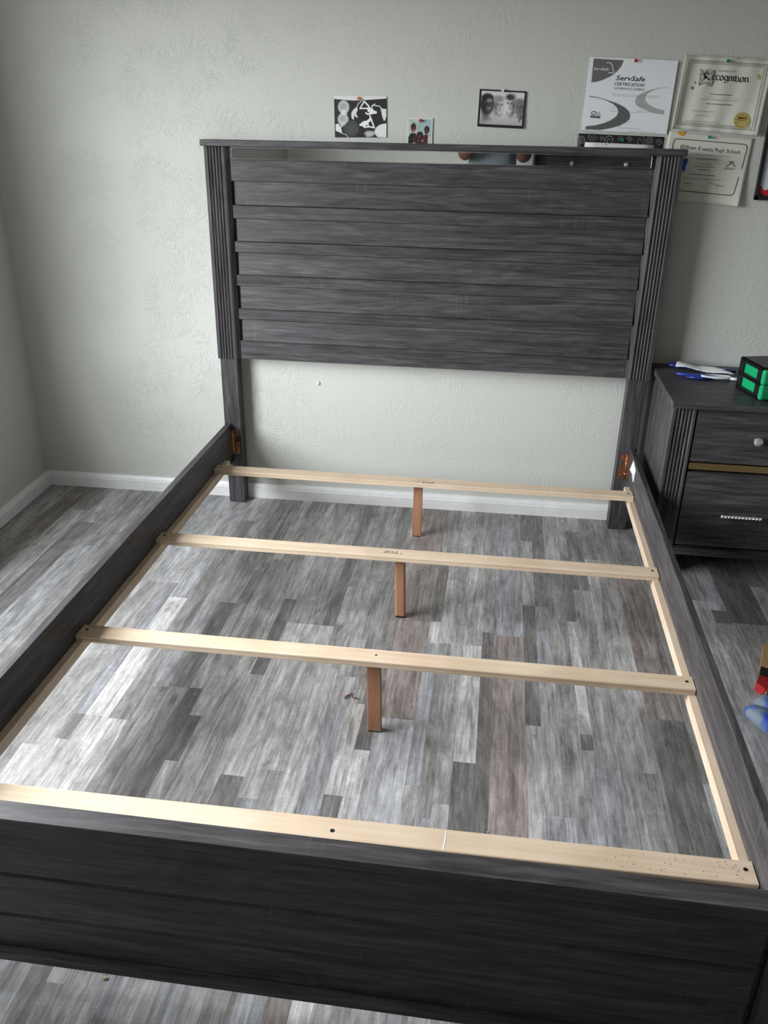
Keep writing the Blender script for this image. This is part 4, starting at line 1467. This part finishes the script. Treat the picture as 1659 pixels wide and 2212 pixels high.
tT = tag(pT.sheet('postcard', simple('orange_card', s8(200, 90, 50), .6), 8, 6), 'coloured card pinned above the black-framed poster at the right edge', 'card')
pT.sheet('green_panel', simple('teal_card', s8(30, 110, 90), .6), 4, 4, parent=tT, rect=(0, .45, .8, 1), lift=.0008)

# plaster blob on the wall below the headboard
pb = MB().sphere((-.428, wy(-.428) - .001, .498), .0065, 10, 6, (1, .6, 1.3))
tag(obj('plaster_bump', pb, simple('plaster', (.66, .67, .66), .7), smooth=True), 'tiny white plaster bump on the wall under the headboard', 'plaster')

# ------------------------------------------------------------------ floor litter
def crumb(x, y, r, mat, name, lab, cat, seed, sc=(1, .8, .6)):
    rr = random.Random(seed)
    bm = bmesh.new()
    bmesh.ops.create_icosphere(bm, subdivisions=1, radius=r)
    for v in bm.verts:
        v.co = Vector((v.co.x * sc[0], v.co.y * sc[1], v.co.z * sc[2])) * rr.uniform(.7, 1.25)
    zmin = min(v.co.z for v in bm.verts)
    for v in bm.verts:
        v.co += Vector((x, y, -zmin))
    m_ = MB().bm(bm)
    return tag(obj(name, m_, mat), lab, cat)


crumb(-.390, -2.078, .0055, simple('chip_wood', (.55, .42, .30), .8), 'wood_chip', 'small tan wood chip on the floor in front of the footboard', 'wood chip', 1)
WC = simple('white_crumb', (.75, .75, .75), .8)
ZZ = [(-.02, -1.417, .0022), (-.076, -1.165, .0025), (-.142, -.59, .0022), (.125, -.69, .0022), (.48, -.60, .0022), (-.13, -1.47, .0018), (.20, -2.10, .003), (.30, -1.62, .002)]
WHERE = ['tiny white crumb on a dark strip just in front of the foremost support leg', 'tiny white crumb beside the dried petals', 'tiny white crumb between the first and second slats, left of the middle leg',
         'tiny white crumb right of the middle support leg', 'tiny white crumb between second and third slats, towards the right rail', 'tiny white crumb left of the foremost support leg, nearer the footboard',
         'white crumb showing under the footboard at the bottom of the photo', 'tiny white crumb just behind the foremost slat, right of the chalk mark']
for k, (x, y, r) in enumerate(ZZ):
    crumb(x, y, r, WC, 'crumb', WHERE[k], 'crumb', 10 + k)['group'] = 'white crumbs on the floor'
lf = MB()
for (x, y, a, l) in ((-.092, -1.188, .3, .016), (-.080, -1.192, 2.2, .013), (-.098, -1.197, 1.2, .012), (-.070, -1.196, -.3, .014), (-.086, -1.180, 1.9, .009)):
    dx, dy = math.cos(a) * l / 2, math.sin(a) * l / 2
    lf.tube([(x - dx, y - dy, .002), (x, y, .0045), (x + dx, y + dy, .002)], [.0008, .0028, .0008], 6)
tag(obj('dried_petals', lf, simple('dried_petal', (.26, .14, .14), .8)), 'small reddish brown scrap of dried petals on the floor', 'debris')

# things on the floor at the right edge -----------------------------------
gb_, gg = simple('glove_blue', (.015, .065, .50), .6), simple('glove_grey', (.24, .29, .33), .8, bump=.5, bscale=220)


def patch_mat():
    m, t, b = new_mat('blue_grey_cloth')
    tcn = node(t, 'ShaderNodeTexCoord')
    n_ = node(t, 'ShaderNodeTexNoise', Scale=15.0, Detail=3.0)
    t.links.new(tcn.outputs['Object'], n_.inputs['Vector'])
    c = ramp(t, n_.outputs['Fac'], [(.42, (.012, .055, .45)), (.50, (.08, .14, .36)), (.58, (.20, .25, .30))])
    t.links.new(c, b.inputs['Base Color'])
    b.inputs['Roughness'].default_value = .6
    return m


PM = patch_mat()
sh = tag(empty('cloth_slipper', (1.03, -1.16, 0)), 'blue and grey padded cloth slipper on the floor at the right edge', 'slipper')
s1 = MB().tube([(.972, -1.118, .022), (.985, -1.128, .030), (1.01, -1.160, .032), (1.04, -1.205, .034), (1.075, -1.245, .034), (1.10, -1.275, .022)],
               [(.010, .012), (.024, .022), (.032, .028), (.034, .030), (.034, .030), (.014, .014)], 16)
obj('outer_roll', s1, PM, sh, smooth=True)
s2 = MB().tube([(1.005, -1.082, .022), (1.018, -1.086, .032), (1.045, -1.116, .036), (1.085, -1.156, .036), (1.12, -1.19, .022)],
               [(.010, .012), (.025, .024), (.030, .030), (.030, .030), (.012, .012)], 16)
obj('inner_roll', s2, PM, sh, smooth=True)
tr_ = MB()
pts = [(1.035 + .030 * math.cos(k * .4488) + .008 * math.sin(k * .4488), -1.235 + .014 * math.sin(k * .4488) - .012 * math.cos(k * .4488), .068) for k in range(15)]
tr_.tube(pts, .008, 8)
obj('blue_trim', tr_, gb_, sh, smooth=True)

br_ = tag(empty('paint_brush', (1.14, -.92, 0)), 'tan-handled brush with a black band and red collar at the right edge of the floor', 'brush')
obj('handle', MB().prism([(1.062, -.905), (1.20, -.965), (1.24, -.80), (1.105, -.775)], 'z', .004, .026), pale_wood('y', 'tan_wood', (.40, .26, .12), (.50, .34, .17)), br_)
obj('band', MB().prism([(1.050, -.948), (1.185, -1.010), (1.200, -.966), (1.0625, -.906)], 'z', .001, .029), BLACKM, br_)
obj('collar', MB().prism([(1.030, -.985), (1.045, -1.012), (1.10, -1.045), (1.17, -1.05), (1.184, -1.011), (1.049, -.949)], 'z', .001, .028), simple('red_paint', s8(175, 30, 35), .5), br_)
bs = MB()
rk = random.Random(8)
for k in range(90):
    x = 1.047 + .12 * rk.random()
    y = -1.022 - .25 * (x - 1.047)
    l = rk.uniform(.02, .038)
    a = rk.uniform(-2.3, -1.5)
    zz = rk.uniform(.006, .024)
    bs.tube([(x, y, zz), (x + math.cos(a) * l * .5, y + math.sin(a) * l * .5, zz * .8 + .003), (x + math.cos(a) * l, y + math.sin(a) * l, .004)], [.004, .003, .001], 5)
o_ = obj('bristles', bs, simple('dusty_bristle', (.25, .23, .20), .9), br_)
o_['kind'] = 'stuff'

# ------------------------------------------------------------------ behind the camera: chest of drawers and the photographer (seen in the mirror strip)
CX0, CX1, CYF, CYB, CH = .428, 1.335, -3.60, -3.975, 1.32
cs = tag(empty('chest_of_drawers', ((CX0 + CX1) / 2, -3.79, 0)), 'tall dark grey chest with crystal knobs, seen only in the headboard mirror', 'chest')
bodym = MB().box(CX0, CX0 + .02, CYB, CYF - .02, .03, CH).box(CX1 - .02, CX1, CYB, CYF - .02, .03, CH).box(CX0, CX1, CYB, CYB + .012, .03, CH).box(CX0, CX1, CYB, CYF - .02, .05, .07)
obj('body', bodym, OAKZ, cs)
obj('top', MB().box(CX0 - .01, CX1 + .01, CYB - .005, CYF + .012, CH, CH + .022, .002), OAKX, cs)
for sx in (-1, 1):
    pts = [(0, -.024), (0, -.002), (.001, 0), (.010, 0)]
    for k in range(5):
        a = .010 + k * .011
        for q in range(1, 6):
            u = q / 6
            pts.append((a + .0006 + .0098 * u, -.0045 * math.sin(math.pi * u) ** .7))
        pts.append((a + .011, 0))
    pts += [(.078, 0), (.078, -.024)]
    X0 = CX0 if sx < 0 else CX1
    obj('fluted_post', MB().prism([(X0 + (p[0] if sx < 0 else -p[0]), CYF + p[1]) for p in pts], 'z', 0, CH), OAKZ, cs)
zr = [(.08, .36), (.375, .61), (.625, .86), (.875, 1.05), (1.065, 1.305)]
for (za, zb_) in zr:
    d_ = obj('drawer', MB().box(CX0 + .082, CX1 - .082, CYF - .022, CYF - .003, za, zb_, .0015), OAKX, cs)
    for kx in (.693, 1.073):
        m0 = len(d_.children)
        crystal_knob(d_, kx, CYF - .003, 1.15 if za > 1 else (za + zb_) / 2, .0165)
for o in list(bpy.data.objects):                     # these knobs face the other way
    if o.name.startswith('knob') and WLOC.get(o.name) is not None and WLOC[o.name].y < -3.4 and o.type == 'MESH':
        dy = WLOC[o.name].y - (CYF - .003)
        for v in o.data.vertices:
            v.co.y = -v.co.y
        o.location.y -= 2 * dy if o.name.startswith('knob') and not o.name.startswith('knob_stem') else 0
        if o.name.startswith('knob_stem'):
            o.location.y = -o.location.y

def skinned(name, nodes, links, root, mat, parent, levels=2):
    """one continuous surface grown over a skeleton: nodes {key: (x,y,z,radius)}"""
    keys = list(nodes)
    me = bpy.data.meshes.new(name)
    me.from_pydata([nodes[k][:3] for k in keys], [(keys.index(a), keys.index(b)) for a, b in links], [])
    o = bpy.data.objects.new(name, me)
    COL.objects.link(o)
    sm = o.modifiers.new('skin', 'SKIN')
    sm.use_smooth_shade = True
    for i, k in enumerate(keys):
        r = nodes[k][3]
        me.skin_vertices[0].data[i].radius = (r, r) if not isinstance(r, tuple) else r
        me.skin_vertices[0].data[i].use_root = (k == root)
    ss_ = o.modifiers.new('sub', 'SUBSURF')
    ss_.levels = ss_.render_levels = levels
    bpy.context.view_layer.update()
    dg = bpy.context.evaluated_depsgraph_get()
    m2 = bpy.data.meshes.new_from_object(o.evaluated_get(dg))
    bpy.data.objects.remove(o)
    mb_ = MB().add([v.co[:] for v in m2.vertices], [tuple(p.vertices) for p in m2.polygons])
    bpy.data.meshes.remove(m2)
    return obj(name, mb_, mat, parent, smooth=True)


SKIN = simple('brown_skin', (.13, .055, .04), .5, bump=.1)
TEE = simple('grey_blue_cotton', (.22, .25, .29), .9, bump=.4, bscale=260)
JEAN = simple('dark_denim', (.03, .035, .06), .9)
HAIR = simple('black_hair', (.012, .010, .010), .8, bump=.8, bscale=150)
PX, PY = .14, -3.43
per = tag(empty('person', (PX, PY, 0)), 'person in grey T-shirt standing and holding up a phone, seen only in the headboard mirror', 'person')
N = {'pelvis': (PX, PY, .93, (.13, .10)), 'belly': (PX, PY + .01, 1.08, (.13, .10)), 'chest': (PX, PY, 1.27, (.155, .11)), 'collar': (PX, PY, 1.40, (.11, .075)),
     'neck': (PX, PY + .01, 1.47, .052), 'jaw': (PX, PY + .03, 1.545, (.058, .066)), 'skull': (PX, PY + .02, 1.62, (.072, .088)), 'crown': (PX, PY + .015, 1.675, (.055, .065)),
     'nose1': (PX, PY + .105, 1.585, .012), 'nose2': (PX, PY + .125, 1.575, .011)}
Lk = [('pelvis', 'belly'), ('belly', 'chest'), ('chest', 'collar'), ('collar', 'neck'), ('neck', 'jaw'), ('jaw', 'skull'), ('skull', 'crown')]
PHC = CAM - u2 * .052 - fw * .0115
PHX = r2
for sx in (-1, 1):
    t = 'l' if sx < 0 else 'r'
    N['sh' + t] = (PX + sx * .175, PY, 1.40, .052)
    N['el' + t] = (PX + (-.205 if sx < 0 else .212), PY + .19, 1.185, .046 if sx < 0 else .058)
    N['fa' + t] = (PX + sx * .155 + .03, PY + .245, 1.28, .038)
    hc = PHC + PHX * (sx * .060) - u2 * .035 - fw * .022
    N['wr' + t] = (hc.x + sx * .006, hc.y - .040, hc.z - .055, .024)
    N['pa' + t] = (hc.x, hc.y - .012, hc.z - .015, (.026, .015))
    Lk += [('collar', 'sh' + t), ('sh' + t, 'el' + t), ('el' + t, 'fa' + t), ('fa' + t, 'wr' + t), ('wr' + t, 'pa' + t)]
    for k, (h0, ln_) in enumerate(((.012, .030), (-.004, .034), (-.020, .032), (-.035, .025))):
        b0 = hc + u2 * (h0 + .012) + PHX * (sx * .008)
        b1 = b0 + fw * (.016 + .2 * (ln_ - .02)) + PHX * (sx * .003)
        b2 = PHC + PHX * (sx * (.050 - ln_ * .6)) + u2 * (h0 - .020) + fw * .013
        for q, (b_, r_) in enumerate(((b0, .0085), (b1, .008), (b2, .007))):
            N['f%s%d%d' % (t, k, q)] = (*b_, r_)
        Lk += [('pa' + t, 'f%s%d0' % (t, k)), ('f%s%d0' % (t, k), 'f%s%d1' % (t, k)), ('f%s%d1' % (t, k), 'f%s%d2' % (t, k))]
    th0 = hc + u2 * .020 - fw * .008
    th1 = PHC + PHX * (sx * .040) + u2 * .012 - fw * .018
    th2 = PHC + PHX * (sx * .022) + u2 * .026 - fw * .014
    for q, (b_, r_) in enumerate(((th0, .010), (th1, .009), (th2, .008))):
        N['t%s%d' % (t, q)] = (*b_, r_)
    Lk += [('pa' + t, 't%s0' % t), ('t%s0' % t, 't%s1' % t), ('t%s1' % t, 't%s2' % t)]
    N['hip' + t] = (PX + sx * .085, PY, .86, .085)
    N['kn' + t] = (PX + sx * .095, PY + .015, .48, .055)
    N['an' + t] = (PX + sx * .10, PY - .01, .09, .036)
    N['to' + t] = (PX + sx * .115, PY + .13, .045, (.038, .028))
    Lk += [('pelvis', 'hip' + t), ('hip' + t, 'kn' + t), ('kn' + t, 'an' + t), ('an' + t, 'to' + t)]
del N['nose1'], N['nose2']
bdy = skinned('body', N, Lk, 'pelvis', SKIN, per)
for sx in (-1, 1):
    ey = obj('eye', MB().sphere((PX + sx * .030, PY + .098, 1.605), .011, 10, 8), simple('eye_white', (.6, .6, .58), .2), per, smooth=True)
    obj('pupil', MB().sphere((PX + sx * .030, PY + .1065, 1.604), .0045, 8, 6), HAIR, ey, smooth=True)
    obj('eyebrow', MB().tube([(PX + sx * .014, PY + .107, 1.624), (PX + sx * .032, PY + .109, 1.630), (PX + sx * .048, PY + .095, 1.622)], .0035, 6), HAIR, per, smooth=True)
    obj('ear', MB().sphere((PX + sx * .078, PY + .015, 1.595), .022, 8, 6, (.35, .7, 1.2)), SKIN, per, smooth=True)
fc = MB().tube([(PX, PY + .100, 1.612), (PX, PY + .114, 1.585), (PX, PY + .108, 1.568)], [.006, .012, .012], 8)
obj('nose', fc, SKIN, per, smooth=True)
fc = MB().tube([(PX - .022, PY + .092, 1.540), (PX, PY + .102, 1.542), (PX + .022, PY + .092, 1.540)], [.003, .008, .003], 8)
obj('mouth', fc, simple('lips', (.22, .07, .06), .45), per, smooth=True)
hr = MB().sphere((PX, PY + .005, 1.645), .090, 20, 12, (.93, 1.02, .86))
hr.v = [(p[0], p[1], max(p[2], 1.60 + .06 * max(0, (p[1] - PY) / .09))) for p in hr.v]
obj('hair', hr, HAIR, per, smooth=True)
S = {'hem': (PX, PY, .90, (.158, .122)), 'belly': (PX, PY + .01, 1.08, (.158, .122)), 'chest': (PX, PY, 1.27, (.176, .128)), 'collar': (PX, PY, 1.405, (.125, .088)), 'nk': (PX, PY + .005, 1.445, (.070, .070))}
SL_ = [('hem', 'belly'), ('belly', 'chest'), ('chest', 'collar'), ('collar', 'nk')]
for sx in (-1, 1):
    t = 'l' if sx < 0 else 'r'
    S['sh' + t] = (PX + sx * .178, PY, 1.402, .068)
    S['sl' + t] = (PX + sx * .198, PY + .10, 1.300, .062)
    SL_ += [('collar', 'sh' + t), ('sh' + t, 'sl' + t)]
skinned('shirt', S, SL_, 'chest', TEE, per)
S = {'waist': (PX, PY, .97, (.140, .108)), 'pelvis': (PX, PY, .90, (.150, .115))}
SL_ = [('waist', 'pelvis')]
for sx in (-1, 1):
    t = 'l' if sx < 0 else 'r'
    S['hip' + t] = (PX + sx * .088, PY, .80, .098)
    S['kn' + t] = (PX + sx * .095, PY + .015, .48, .072)
    S['cu' + t] = (PX + sx * .10, PY - .005, .10, .060)
    SL_ += [('pelvis', 'hip' + t), ('hip' + t, 'kn' + t), ('kn' + t, 'cu' + t)]
skinned('trousers', S, SL_, 'pelvis', JEAN, per)
for sx in (-1, 1):
    sho = MB().tube([(PX + sx * .095, PY - .075, .05), (PX + sx * .10, PY - .02, .055), (PX + sx * .11, PY + .08, .045), (PX + sx * .12, PY + .17, .035)],
                    [(.030, .045), (.040, .052), (.045, .042), (.030, .028)], 14)
    sho.v = [(p[0], p[1], max(p[2], 0.002)) for p in sho.v]
    obj('shoe', sho, BLACKM, per, smooth=True)
ph_ = MB().box(-.0375, .0375, -.080, .080, -.004, .004, .003)
ph_.map(lambda p: PHC + r2 * p.x + u2 * p.y + fw * p.z)
phone = tag(obj('phone', ph_, BLACKM), 'dark phone held up in both hands behind the foot of the bed', 'phone')
scr = MB().box(-.034, .034, -.074, .074, -.0046, -.0041)
scr.map(lambda p: PHC + r2 * p.x + u2 * p.y + fw * p.z)
obj('screen', scr, simple('phone_glass', (.02, .02, .025), .05), phone)
print('objects', len(bpy.data.objects))
